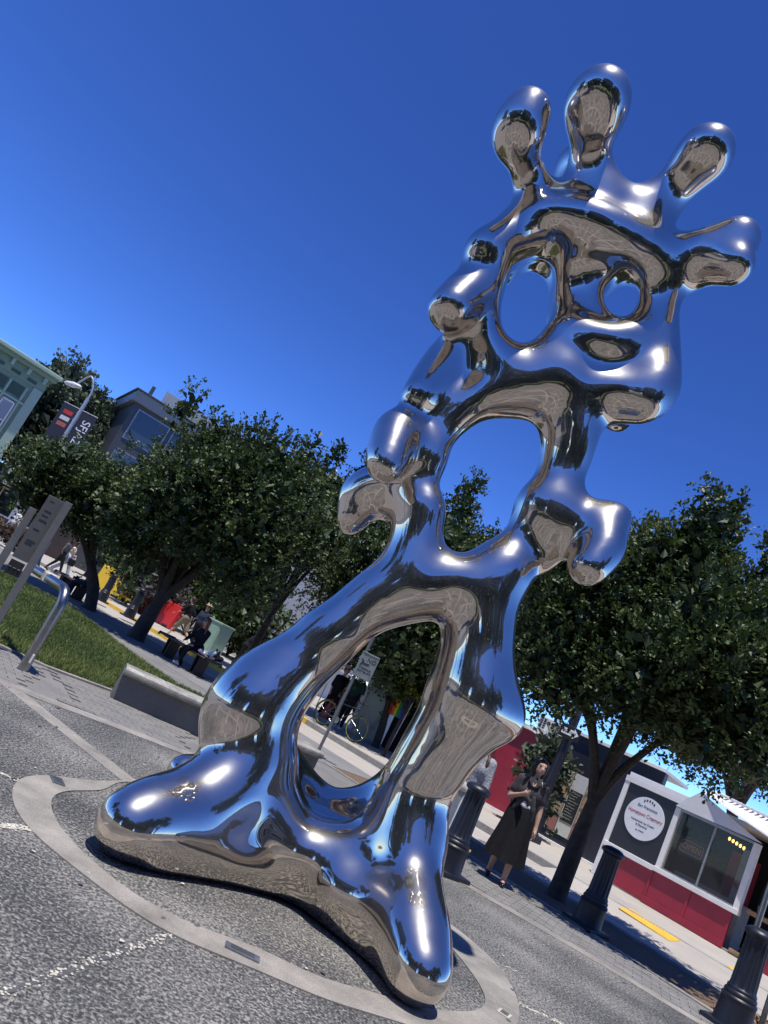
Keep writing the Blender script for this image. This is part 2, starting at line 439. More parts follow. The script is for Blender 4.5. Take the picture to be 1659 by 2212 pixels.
# ------------------------------------------------------------------ the sculpture
CHROME = mat_chrome()
def build_sculpture():
    Y0 = 5.3
    def conv(fr, pts, sub=8, closed=False):
        ox, oy, s = fr
        out = []
        for p in pts:
            x, y, r = ox + s * p[0], oy + s * p[1], p[2] * s
            dy = p[3] if len(p) > 3 else 0.0
            q = at(x, y, Y0 + dy)
            f = q.y * cp + (q.z - CAM_H) * sp
            out.append((q.x, q.y, q.z, r * f / CAM_F))
        return catmull(out, sub, closed) if len(out) > 1 else np.array(out)
    H1, B2, D0 = (862.6, 99.5, .48), (663.6, 829.5, .48), (0, 0, 1)
    ch = []
    # crown of fingers
    ch.append(conv(H1, [(660, 930, 115), (640, 800, 122), (608, 680, 94, -.05), (580, 580, 82, -.14), (554, 500, 82, -.26), (533, 393, 126, -.42), (572, 310, 112, -.46)]))
    ch.append(conv(H1, [(860, 930, 140, .1), (860, 760, 142), (857, 620, 120, -.06), (857, 520, 97, -.16), (862, 430, 96, -.28), (880, 330, 134, -.42), (893, 262, 151, -.48)]))
    ch.append(conv(H1, [(850, 760, 110, .3), (825, 600, 120, .5), (825, 565, 130, .5)]))
    ch.append(conv(H1, [(960, 970, 135, .1), (1040, 860, 140), (1130, 745, 122, -.04), (1235, 642, 98, -.14), (1320, 545, 114, -.3), (1372, 488, 131, -.4)]))
    ch.append(conv(H1, [(1030, 1060, 120, .1), (1150, 1020, 134), (1280, 980, 125, -.05), (1400, 930, 110, -.2), (1508, 880, 110, -.32)]))
    ch.append(conv(H1, [(1380, 965, 98, -.22), (1505, 992, 90, -.4)], 4))
    ch.append(conv(H1, [(560, 880, 105), (630, 785, 112), (740, 730, 108), (860, 715, 120), (980, 770, 122), (1070, 860, 115)]))
    # brow, cheeks, jaw
    ch.append(conv(H1, [(560, 850, 100), (690, 800, 112, -.15), (820, 815, 130, -.22), (960, 875, 122, -.2), (1090, 940, 115, -.1), (1190, 1030, 110)]))
    ch.append(conv(H1, [(590, 880, 95, .35), (700, 825, 108, .45), (900, 890, 120, .45), (1080, 970, 108, .4)]))
    ch.append(conv(H1, [(560, 860, 95), (452, 980, 96), (408, 1120, 92), (412, 1270, 100), (450, 1400, 112), (560, 1440, 95), (660, 1390, 84)]))
    ch.append(conv(H1, [(800, 880, 110, -.1), (785, 1010, 92, .02), (780, 1150, 96, .08), (758, 1290, 96), (690, 1400, 92)]))
    ch.append(conv(H1, [(900, 1010, 80), (1010, 965, 80), (1110, 1030, 80), (1140, 1140, 80), (1095, 1240, 80), (1000, 1290, 82), (905, 1240, 82), (868, 1120, 80)], 6, True))
    ch.append(conv(H1, [(1160, 1040, 105), (1170, 1170, 88), (1148, 1300, 104), (1136, 1430, 126), (1128, 1530, 130, -.12), (1100, 1612, 92, -.22)]))
    ch.append(conv(H1, [(740, 1300, 92, -.05), (860, 1330, 90, -.16), (980, 1335, 88, -.16), (1100, 1300, 90, -.05)]))
    ch.append(conv(H1, [(450, 1460, 118), (600, 1490, 104), (760, 1460, 110, .1), (900, 1450, 100, .15), (1060, 1450, 110, .1)]))
    ch.append(conv(H1, [(740, 1570, 100), (880, 1580, 112, -.05), (1000, 1575, 118, -.08), (1100, 1590, 100)]))
    ch.append(conv(H1, [(960, 1640, 70, .25), (985, 1700, 50, .3)], 4))
    # the casting runs back behind the arches
    ch.append(conv(B2, [(700, 110, 76, .35), (900, 20, 88, .42), (1095, 65, 92, .42), (1180, 215, 104, .36), (1140, 395, 88, .3)]))
    ch.append(conv(D0, [(690, 1398, 54, .4), (800, 1308, 48, .45), (893, 1284, 56, .48), (965, 1272, 60, .48), (1024, 1318, 64, .42), (1024, 1430, 64, .35), (1000, 1540, 70, .25)]))
    # ear lobes on the left of the head
    ch.append(conv(H1, [(600, 830, 115), (480, 880, 112, -.1), (378, 925, 98, -.22)]))
    ch.append(conv(H1, [(440, 1080, 128), (320, 1112, 116, -.14), (222, 1178, 104, -.3)]))
    ch.append(conv(H1, [(400, 1330, 140, .22), (270, 1405, 132, .2), (165, 1500, 110, .05), (86, 1574, 86, -.1)]))
    # neck
    ch.append(conv(H1, [(700, 1500, 150), (560, 1560, 110), (430, 1570, 95)]))
    # ring round the middle hole
    ch.append(conv(B2, [(485, 610, 66), (510, 430, 70), (585, 250, 80), (720, 100, 92), (920, 10, 100), (1095, 60, 100), (1178, 215, 122), (1140, 395, 98), (1090, 530, 100), (980, 685, 86), (845, 805, 80), (690, 845, 70), (548, 780, 68)], 8, True))
    ch.append(conv(B2, [(1260, 60, 120), (1210, 200, 95), (1140, 400, 85), (1140, 560, 110)]))
    # lobes left of the ring
    ch.append(conv(B2, [(545, 340, 84), (475, 290, 96), (404, 224, 110, -.1), (366, 320, 106, -.25), (346, 370, 92, -.32)]))
    ch.append(conv(B2, [(520, 560, 100), (440, 530, 112, .15), (330, 480, 122, .3), (245, 515, 112, .35), (193, 622, 67, .3)]))
    # arm on the right
    ch.append(conv(B2, [(1060, 560, 120), (1190, 645, 115), (1310, 640, 100, -.1), (1394, 600, 67, -.15)]))
    ch.append(conv(B2, [(1310, 640, 100, -.1), (1325, 730, 108, -.22), (1262, 833, 88, -.34)]))
    ch.append(conv(B2, [(1060, 660, 110), (1050, 775, 80)], 4))
    # trunk and legs
    ch.append(conv(B2, [(500, 620, 85), (480, 740, 118), (430, 860, 112), (330, 950, 90), (200, 1050, 98), (60, 1150, 120)]))
    ch.append(conv(D0, [(870, 1235, 48), (800, 1295, 54), (690, 1395, 66), (600, 1470, 88), (543, 1540, 108), (540, 1615, 94), (535, 1690, 84), (560, 1760, 84)]))
    ch.append(conv(D0, [(805, 1310, 52), (893, 1282, 64), (965, 1268, 66), (1030, 1272, 66), (1085, 1235, 60)]))
    ch.append(conv(D0, [(1075, 1235, 62), (1045, 1300, 74), (1028, 1400, 80), (1014, 1510, 92), (938, 1636, 82), (882, 1745, 76), (880, 1840, 74)]))
    ch.append(conv(D0, [(1005, 1505, 80), (1064, 1532, 68), (1088, 1552, 50)]))
    ch.append(conv(D0, [(1020, 1400, 50, .35), (1080, 1402, 27, .45)]))
    ch.append(conv(D0, [(560, 1740, 72), (620, 1815, 64), (700, 1845, 64), (790, 1835, 66), (880, 1780, 74)]))
    ch.append(conv(D0, [(585, 1640, 62, .4), (640, 1715, 60, .5), (700, 1758, 58, .55), (770, 1758, 58, .55), (840, 1725, 58, .5), (905, 1660, 62, .4)]))
    # feet: set down on the paving
    def foot(pts):
        out = []
        for (x, y, z, r) in pts:
            q = gnd(x, y, z); out.append((q.x, q.y, q.z, r))
        return out
    tl = foot([(284, 1776, .19, .205), (330, 1763, .24, .235), (400, 1745, .31, .25)])
    al = conv(D0, [(480, 1708, 92, -.2), (545, 1640, 92, 0)], 1)
    ch.append(catmull(tl + [tuple(p) for p in al], 8))
    trr = foot([(903, 2090, .18, .2), (900, 2040, .25, .215), (893, 1980, .35, .22)])
    ar = conv(D0, [(880, 1890, 76, -.2), (880, 1790, 80, 0)], 1)
    ch.append(catmull(trr + [tuple(p) for p in ar], 8))
    tb = foot([(398, 1668, .2, .15), (440, 1672, .22, .17)])
    ch.append(catmull(tb + [tuple(p) for p in conv(D0, [(560, 1650, 70, .35)], 1)], 6))
    # skirt where the steel meets the ground
    sk = []
    for (x, y) in ((285, 1862), (400, 1885), (480, 1902), (560, 1926), (640, 1962), (720, 2012), (800, 2076), (868, 2132)):
        p = gnd(x, y); d = (Vector((.62, 5.7, 0)) - p).normalized() * .13
        sk.append((p.x + d.x, p.y + d.y, .10, .145))
    ch.append(catmull(sk, 5))
    ch.append(catmull([(x + .06 * (.6 - x), y + .14, .19, .19) for (x, y, z, r) in sk], 5))
    ch.append(catmull([(x + .1 * (.6 - x), y + .27, .30, .19) for (x, y, z, r) in sk[2:]], 5))
    pk = [at(735, 1918, 5.10), at(785, 1942, 5.02), at(835, 1975, 4.88), at(872, 2020, 4.72)]
    ch.append(catmull([(p.x, p.y, max(p.z, .16), .155) for p in pk], 5))
    ch.append(catmull([(.05, 5.55, .2, .24), (.7, 5.75, .22, .3), (1.35, 5.5, .2, .24)], 8))
    ch.append(conv(H1, [(480, 1040, 66, .4), (560, 955, 74, .46), (650, 945, 78, .46), (715, 1010, 76, .42), (738, 1120, 72, .36), (720, 1240, 66, .3)]))
    # the two eye holes, bored from the front downwards and narrowing towards the back
    def bore(cx_, cy_, ax_, l1, l2, sh, taper, frame=H1):
        ox, oy, s = frame
        c = at(ox + s * cx_, oy + s * cy_, Y0)
        c1 = at(ox + s * (cx_ + sh[0]), oy + s * (cy_ + sh[1]), Y0 + .45)
        kx, kz = (c1.x - c.x) / .45 * DS, (c1.z - c.z) / .45 * DS
        f = c.y * cp + (c.z - CAM_H) * sp
        e = at(ox + s * (cx_ + ax_[0]), oy + s * (cy_ + ax_[1]), Y0) - c
        e.normalize(); ex, ez = e.x, e.z
        a, b = l1 * s * f / CAM_F, l2 * s * f / CAM_F
        def fn(X, Y, Z):
            dx, dz = X - c.x - kx * (Y - Y0), Z - c.z - kz * (Y - Y0)
            p, q = dx * ex + dz * ez, -dx * ez + dz * ex
            rad = np.sqrt((p / a) ** 2 + (q / b) ** 2)
            grow = np.clip(1.0 - taper * (Y - Y0), .45, 1.6)
            return (grow - rad) * min(a, b)
        return fn
    DS = 1.15     # the casting is deeper than it is wide
    carve = [bore(578, 1105, (-.37, .93), 225, 100, (-32, 70), .55), bore(1008, 1125, (-.5, .86), 90, 66, (8, 45), .5)]
    ground = lambda X, Y, Z: (0.012 - Z) + 0 * X + 0 * Y
    for c in ch: c[:, 1] = Y0 + (c[:, 1] - Y0) / DS
    wob = lambda X, Y, Z: .008 * np.sin(6.1 * X + 2.3 * np.sin(3.7 * Z) + 1.0) * np.sin(5.3 * Z + 4.1 * Y) + .003 * np.sin(11.3 * X - 7.1 * Y + 3.0 * np.sin(5.9 * Z)) * np.sin(9.7 * Z + 2.0)
    v, q = melt(ch, 0.022, 0.044, blur=5, margin=.46, carve=carve, kc=0.2, relax=8, clip=[ground], wob=wob)
    v[:, 1] = Y0 + (v[:, 1] - Y0) * DS
    o = np_mesh('sculpture', v, q, CHROME)
    tag(o, 'tall polished chrome sculpture of melted lobes and holes standing on the plaza ring', 'sculpture')
    return o
SCULPTURE = build_sculpture()
# ------------------------------------------------------------------ the ground: street grid u (along the street), n (across it)
UX, UY, NX, NY = .685, -.729, .729, .685
def st(t, c, z=0.0): return Vector((UX * t + NX * c, UY * t + NY * c, z))
M_AGG = mat_aggregate()
M_BAND = mat_concrete('pale_concrete_band', (0.35, 0.325, 0.29), var=0.3, scale=2.2)
M_PAVE = mat_concrete('grey_paving', (0.235, 0.228, 0.215), var=0.2, scale=1.3)
M_PATH = mat_concrete('path_concrete', (0.25, 0.245, 0.24), var=0.15, scale=0.8)
M_STREET = mat_concrete('street_concrete', (0.46, 0.425, 0.375), var=0.13, scale=0.6, grain=.2)
M_KERB = mat_concrete('kerb_concrete', (0.34, 0.325, 0.30), var=0.3, scale=3)
M_FAR = mat_concrete('far_ground', (0.13, 0.13, 0.13), var=0.15, scale=0.3)
M_SOIL = mat('lawn_soil', (0.05, 0.06, 0.022), 0.95, var=.4, scale=3)
def sheet(name, poly, z, m, kind='structure', thick=0.03):
    o = MB().prism([(p[0], p[1]) for p in poly], z - thick, z).build(name, m)
    return tag(o, kind=kind)
def pix(*pts, z=0.0): return [gnd(x, y, z) for x, y in pts]
sheet('ground', [(-400, -400), (400, -400), (400, 400), (-400, 400)], -0.045, M_FAR, thick=.5)
sheet('paving', [st(-60, -22), st(40, -22), st(40, 10.05), st(-60, 10.05)], -0.004, M_PAVE)
sheet('street', [st(-120, 11.95), st(80, 11.95), st(80, 14.02), st(-120, 14.02)], -0.008, M_STREET)
sheet('path', [st(-120, 9.6), st(-9.2, 9.6), st(-9.2, 11.95), st(-120, 11.95)], 0.002, M_PATH)
sheet('sidewalk', [st(-120, 14.16), st(80, 14.16), st(80, 60), st(-120, 60)], 0.115, M_STREET, thick=.15)
sheet('kerb', [st(-14.0, 14.0), st(80, 14.0), st(80, 14.16), st(-14.0, 14.16)], 0.12, M_KERB, thick=.16)
sheet('kerb', [st(-120, 14.0), st(-29.3, 14.0), st(-29.3, 14.16), st(-120, 14.16)], 0.12, M_KERB, thick=.16)
M_YEL = mat('yellow_kerb_paint', (0.72, 0.46, 0.05), 0.6, var=.12, scale=6, bump=.2)
o = sheet('kerb', [st(-29.3, 13.98), st(-14.0, 13.98), st(-14.0, 14.16), st(-29.3, 14.16)], 0.124, M_YEL, thick=.165)
sheet('kerb', [st(-9.2, 11.8), st(80, 11.8), st(80, 11.95), st(-9.2, 11.95)], 0.03, M_KERB, thick=.08)
sheet('kerb', [st(-9.2, 10.05), st(80, 10.05), st(80, 10.17), st(-9.2, 10.17)], 0.012, M_BAND, thick=.06)
M_MULCH = mat('mulch', (0.15, 0.10, 0.062), .95, var=.5, scale=30, bump=.6, bscale=45)
sheet('planting_bed', [st(-9.2, 10.17), st(80, 10.17), st(80, 11.8), st(-9.2, 11.8)], -0.004, M_MULCH)
# bark chips on the bed
def chips():
    n = 9000
    t = RNG.uniform(-2.5, 3.2, n); c = RNG.uniform(10.2, 11.78, n)
    base = np.stack([UX * t + NX * c, UY * t + NY * c, RNG.uniform(0, .025, n)], 1)
    d = RNG.normal(size=(n, 3)); d[:, 2] *= .35; d /= np.linalg.norm(d, axis=1)[:, None]
    e = np.cross(d, RNG.normal(size=(n, 3))); e[:, 2] *= .5; e /= np.linalg.norm(e, axis=1)[:, None]
    l = RNG.uniform(.02, .055, n)[:, None]; w = RNG.uniform(.006, .014, n)[:, None]
    v = np.stack([base - d * l - e * w, base + d * l - e * w, base + d * l + e * w, base - d * l + e * w], 1).reshape(-1, 3)
    v[:, 2] = np.maximum(v[:, 2], .001)
    o = np_mesh('mulch', v, np.arange(4 * n).reshape(-1, 4), mat('bark_chip', (0.24, 0.155, 0.09), .9, var=.55, scale=14), smooth=False)
    tag(o, kind='stuff')
chips()
# the plaza sheet, its bands and the ring
def strip(name, pts, w, z, m, thick=.02):
    P = [Vector((p[0], p[1], 0)) for p in pts]; L, Rr = [], []
    for i, p in enumerate(P):
        a, b = P[max(i - 1, 0)], P[min(i + 1, len(P) - 1)]
        d = (b - a).normalized(); nn = Vector((-d.y, d.x, 0))
        L.append(p + nn * w / 2); Rr.append(p - nn * w / 2)
    mb = MB()
    n = len(P)
    for zz in (z, z - thick):
        mb.v += [(q.x, q.y, zz) for q in L] + [(q.x, q.y, zz) for q in Rr]
    for i in range(n - 1):
        mb.f += [(i, i + 1, n + i + 1, n + i), (2 * n + i, 3 * n + i, 3 * n + i + 1, 2 * n + i + 1),
                 (i, 2 * n + i, 2 * n + i + 1, i + 1), (n + i, n + i + 1, 3 * n + i + 1, 3 * n + i)]
    mb.f += [(0, n, 3 * n, 2 * n), (n - 1, 3 * n - 1, 4 * n - 1, 2 * n - 1)]
    o = mb.build(name, m); return tag(o, kind='structure')
bl = pix((20, 1478), (90, 1508), (250, 1568), (440, 1642))
br = pix((1095, 1962), (1333, 2101), (1480, 2190))
arc_l = [(-9, 3.5), (-5.2, 6.2), (-3.4, 7.1)] + [(p.x, p.y) for p in bl]
arc_mid = [(.5, 8.95), (1.6, 9.05), (2.4, 8.98)]
dirr = (br[2] - br[0]).normalized()
arc_r = [(p.x, p.y) for p in br] + [tuple((br[2] + dirr * k)[:2]) for k in (2, 5)]
EDGE = arc_l + arc_mid + arc_r
sheet('plaza', EDGE + [(9, -9), (-9, -9)], 0.0, M_AGG, thick=.025)
strip('paving_band', catmull([(*p, 0) for p in EDGE], 6), .24, 0.006, M_BAND)
ra = pix((20, 1482), (280, 1688))
strip('paving_band', [ra[0] + (ra[0] - ra[1]) * .02, ra[1]], .2, 0.004, M_BAND)
RC = Vector((.62, 5.62, 0)); RO, RI = 1.98, 1.75
def ring_shape():
    outs = pix((90, 1672), (162, 1677), (227, 1695), (43, 1681), (25, 1706), (29, 1735), (47, 1771), (79, 1810), (122, 1850), (216, 1913), (300, 1985), (520, 2082), (800, 2190), (1120, 2180), (1050, 2060))
    ins = pix((108, 1742), (112, 1728), (126, 1715), (158, 1708), (216, 1713), (137, 1800), (173, 1839), (330, 1960), (535, 2040), (820, 2150), (1050, 2170), (1000, 2080))
    global RING_OUT, RING_IN
    RING_OUT, RING_IN = outs, ins
    def fit(P):
        A = np.array([[2 * p.x, 2 * p.y, 1] for p in P]); b = np.array([p.x ** 2 + p.y ** 2 for p in P])
        s = np.linalg.lstsq(A, b, rcond=None)[0]
        return s[0], s[1], math.sqrt(s[2] + s[0] ** 2 + s[1] ** 2)
    return fit(outs), fit(ins)
(ox_, oy_, ro_), (ix_, iy_, ri_) = ring_shape()
print('RING', (ox_, oy_, ro_), (ix_, iy_, ri_))
mb = MB(); n = 144
def ring_r(cx_, cy_, r0, P):
    k = sorted((math.atan2(p.y - cy_, p.x - cx_), math.hypot(p.x - cx_, p.y - cy_)) for p in P)
    A = np.array([q[0] for q in k]); Rr = np.array([q[1] for q in k])
    A = np.concatenate([A, [A[-1] + .9, A[0] + 2 * math.pi - .9]]); Rr = np.concatenate([Rr, [r0, r0]])
    th = np.linspace(0, 2 * math.pi, n, endpoint=False)
    v = np.interp((th - A[0]) % (2 * math.pi) + A[0], np.append(A, A[0] + 2 * math.pi), np.append(Rr, Rr[0]))
    f = np.fft.fft(v); f[14:-13] = 0
    return th, np.real(np.fft.ifft(f))
th, rO = ring_r(ox_, oy_, ro_, RING_OUT); _, rI = ring_r(ox_, oy_, ri_, RING_IN)
for k in range(n):
    for r in (rO[k], rI[k]):
        for z in (.008, -.02): mb.v.append((ox_ + r * math.cos(th[k]), oy_ + r * math.sin(th[k]), z))
for k in range(n):
    i, j = 4 * k, 4 * ((k + 1) % n)
    mb.f += [(i, j, j + 2, i + 2), (i + 1, i + 3, j + 3, j + 1), (i, i + 1, j + 1, j), (i + 2, j + 2, j + 3, i + 3)]
tag(mb.build('ring_band', M_BAND), kind='structure')
# radial bands and joints on the side of the ring that only the steel shows
for a in range(196, 345, 24):
    ar = math.radians(a); e = Vector((math.cos(ar), math.sin(ar), 0)); c0 = Vector((ox_, oy_, 0))
    strip('paving_band', [c0 + e * 3.0, c0 + e * 9.0], .2, 0.004, M_BAND)
strip('paving_band', [Vector((ox_ + 4.6 * math.cos(math.radians(a)), oy_ + 4.6 * math.sin(math.radians(a)), 0)) for a in range(190, 345, 4)], .26, 0.006, M_BAND)
sheet('added_dark_ground', [(-60, -9.3), (60, -9.3), (60, -30), (-60, -30)], -.001, mat_concrete('added_ground_grey', (.07, .07, .072), var=.2), thick=.03)  # unseen dark sheet, added to darken the ground mirrored in the steel
# cracked filler joints: pale crumbs beside dark filler
M_CRUMB = mat('joint_crumbs', (0.52, 0.49, 0.42), .9, var=.3, scale=40)
M_FILL = mat('joint_filler', (0.085, 0.088, 0.092), .7, var=.3, scale=20)
def joint(a, b, w=.018, crumbs=120, fill=True, cz=1.0):
    a, b = Vector(a), Vector(b); L = (b - a).length; d = (b - a) / L; nn = Vector((-d.y, d.x, 0))
    pts = [a + d * (L * i / 26) + nn * random.uniform(-.008, .008) for i in range(27)]
    if fill: strip('joint', pts, w, .002, M_FILL, .012)
    mb = MB()
    for i in range(crumbs):
        f = random.random() ** .8
        p = a + d * (L * f) + nn * random.gauss(0, .022 * cz)
        s = random.uniform(.004, .016) * cz; r = random.uniform(0, 3.1)
        vs = [(p.x + s * random.uniform(.6, 1.3) * math.cos(r + k * 1.26), p.y + s * random.uniform(.6, 1.3) * math.sin(r + k * 1.26), .003) for k in range(5)]
        mb.add(vs + [(p.x, p.y, .003 + s * .4)], [(k, (k + 1) % 5, 5) for k in range(5)])
    o = mb.build('joint_crumbs', M_CRUMB); tag(o, kind='stuff')
j0 = pix((-40, 2160), (385, 2015)); joint(j0[0], j0[1], .022, 190, True, .62)
j1 = pix((-40, 1777), (65, 1792)); joint(j1[0], j1[1], .012, 120, False, .8)
j2 = pix((-20, 1660), (40, 1688)); joint(j2[0], j2[1], .01, 60, False, .7)
j3 = pix((965, 2035), (1120, 2100)); joint(j3[0], j3[1], .008, 60, False, .5)
j4 = pix((1112, 2165), (1220, 2215)); joint(j4[0], j4[1], .01, 90, False, .8)
# flecks of gum, grit and dropped leaf on the plaza
def flecks(name, n, m, size):
    mb = MB()
    for i in range(n):
        x, y = random.uniform(-3, 5), random.uniform(3.4, 9)
        s = random.uniform(*size); r = random.uniform(0, 6)
        vs = [(x + s * random.uniform(.6, 1.3) * math.cos(r + k * 1.05), y + s * random.uniform(.6, 1.3) * math.sin(r + k * 1.05), .0095) for k in range(6)]
        mb.add(vs, [tuple(range(6))])
    tag(mb.build(name, m), kind='stuff')
flecks('pale_flecks', 150, M_CRUMB, (.004, .013)); flecks('gum_spots', 90, M_FILL, (.01, .022))
# ramp let into the kerb, with yellow tactile pads on its slope
def on_ramp(x, y):
    z = .06
    for _ in range(12):
        p = gnd(x, y, z); z = max(.0, min(.115, .115 * (p.x * NX + p.y * NY - 12.7) / 1.3))
    return p
rt0, rt1 = -6.4, -1.5
mb = MB(); A_, B_, C_, D_ = st(rt0, 12.7, .0), st(rt1, 12.7, .0), st(rt1, 14.0, .117), st(rt0, 14.0, .117)
lo = Vector((0, 0, -.1))
mb.add([A_, B_, C_, D_, A_ + lo, B_ + lo, C_ + lo * 2, D_ + lo * 2], [(0, 1, 2, 3), (7, 6, 5, 4), (0, 4, 5, 1), (1, 5, 6, 2), (2, 6, 7, 3), (3, 7, 4, 0)])
tag(mb.build('kerb_ramp', M_STREET), kind='structure')
M_TACT = mat('tactile_yellow', (0.72, 0.43, 0.05), .7, var=.2, scale=5, bump=.6, bscale=90)
M_TDOT = mat('tactile_dome', (0.76, 0.47, 0.06), .6, var=.1)
for q, lab in ((((1336, 1961), (1364, 1964), (1470, 2033), (1446, 2033)), 'long yellow tactile paving pad on the ramp in front of the red shop window'),
          (((1570, 2086), (1625, 2103), (1640, 2135), (1606, 2118)), 'yellow tactile paving pad cut off by the frame beside the last bollard')):
    P = [on_ramp(*p) + Vector((0, 0, .006)) for p in q]
    mb = MB(); mb.add(P + [p - Vector((0, 0, .012)) for p in P], [(0, 1, 2, 3), (7, 6, 5, 4)] + [(k, (k + 1) % 4 + 0, (k + 1) % 4 + 4, k + 4) for k in range(4)])
    o = mb.build('tactile_pad', M_TACT); tag(o, lab, 'tactile pad')
    db = MB()
    for i in range(16):
        for k in range(5):
            u, v = (i + .5) / 16, (k + .5) / 5
            a = P[0].lerp(P[3], u); b = P[1].lerp(P[2], u); c = a.lerp(b, v)
            db.lathe([(.02, 0), (.014, .008)], 6, c)
    d_ = db.build('tactile_domes', M_TDOT, o); d_['kind'] = 'stuff'
# brick pavers (left strip between lawn and bands)
M_BRK = [mat_concrete('paver_%s' % k, c, var=.22, scale=3) for k, c in (('grey', (.25, .243, .23)), ('warm', (.275, .26, .235)), ('dark', (.215, .21, .2)))]
def pavers():
    par = bpy.data.objects['paving']
    d = (bl[3] - bl[0]).normalized(); nn = Vector((-d.y, d.x, 0))
    proto = []
    for m in M_BRK:
        mb = MB().box((0, 0, 0), (.192, .092, .02)); o = mb.build('paver', m, bevel=.004, seg=1); proto.append(o.data); bpy.data.objects.remove(o)
    k = 0
    lawn = pix((-20, 1385), (100, 1440), (250, 1497), (330, 1530), (440, 1590))
    for r in range(16):
        for i in range(-6, 24):
            p = bl[0] + d * (i * .2 + (r % 2) * .1) + nn * (.16 + r * .1)
            s = (p - bl[0]).dot(d)
            # stop at the lawn kerb and the low wall
            ok = False
            for a, b in zip(lawn[:-1], lawn[1:]):
                f = (p - a).dot(b - a) / (b - a).length_squared
                if 0 <= f <= 1 and ((b - a).cross(p - a)).z < -.05: ok = True
            if not ok: continue
            if k >= 290: return
            o = bpy.data.objects.new('paver', proto[random.choice((0, 0, 1, 2))]); COL.objects.link(o)
            o.parent = par; o.location = (p.x, p.y, random.uniform(.0, .004)); o.rotation_euler = (random.uniform(-.01, .01), random.uniform(-.01, .01), math.atan2(d.y, d.x) + random.uniform(-.01, .01))
            k += 1
pavers()
# brick courses of the right strip: laid as one mass of slabs
def right_pavers():
    par = bpy.data.objects['paving']; mb = MB()
    d = dirr; nn = Vector((-d.y, d.x, 0)); a0 = br[0] - d * 2.6
    for r in range(17):
        for i in range(60):
            p = a0 + d * (i * .2 + (r % 2) * .1) + nn * (.18 + r * .1)
            c = p.x * NX + p.y * NY
            if c > 9.97: continue
            mb.box((p.x, p.y, random.uniform(-.001, .003)), (.193, .093, .012), math.atan2(d.y, d.x))
    o = mb.build('paver_course', M_BRK[0], par); o['kind'] = 'stuff'
right_pavers()
# ------------------------------------------------------------------ lawn and grass
lawn_poly = pix((-260, 1275), (100, 1438), (250, 1492), (345, 1535), (470, 1520), (380, 1478), (275, 1406), (160, 1316), (0, 1233), (-160, 1150))
sheet('lawn', lawn_poly, 0.012, M_SOIL)
strip('lawn_kerb', pix((-260, 1278), (100, 1441), (250, 1496), (340, 1538)), .09, .02, M_BAND)
def inside(poly, x, y):
    c = np.zeros(len(x), bool); n = len(poly)
    for i in range(n):
        a, b = poly[i], poly[(i + 1) % n]
        m = ((a[1] > y) != (b[1] > y)) & (x < (b[0] - a[0]) * (y - a[1]) / (b[1] - a[1] + 1e-12) + a[0])
        c ^= m
    return c
M_GRASS = mat_leaf('grass_blades', (.055, .085, .018), (.10, .15, .03), (.20, .22, .06), .6)
def blades(name, poly, n, h=(.03, .08), near=None):
    P = np.array([(p[0], p[1]) for p in poly]); lo, hi = P.min(0), P.max(0)
    x = RNG.uniform(lo[0], hi[0], n * 3); y = RNG.uniform(lo[1], hi[1], n * 3)
    if near is not None:
        w = RNG.uniform(0, 1, n * 3) < np.clip((near / np.maximum(y, 1)) ** 1.6, .02, 1); x, y = x[w], y[w]
    k = inside(P, x, y); x, y = x[k][:n], y[k][:n]; n = len(x)
    a = RNG.uniform(0, 6.28, n); w = RNG.uniform(.003, .007, n) * np.clip(y / 10, 1, 2.5); hh = RNG.uniform(*h, n)
    lean = RNG.normal(size=(n, 2)) * .03
    base = np.stack([x, y, np.full(n, .01)], 1); dx = np.stack([np.cos(a) * w, np.sin(a) * w, 0 * a], 1)
    tip = base + np.stack([lean[:, 0], lean[:, 1], hh], 1)
    v = np.stack([base - dx, base + dx, tip], 1).reshape(-1, 3)
    o = np_mesh(name, v, np.arange(3 * n).reshape(-1, 3), M_GRASS, smooth=False)
    patch = np.sin(x * 1.7 + 2 * np.sin(y * .9)) * .25 + .5
    tint = np.clip(patch + RNG.normal(0, .22, n), 0, 1)
    at_ = o.data.attributes.new('tint', 'FLOAT', 'FACE'); at_.data.foreach_set('value', tint.astype(np.float32))
    return tag(o, kind='stuff')
blades('grass', lawn_poly, 130000, near=9.5)

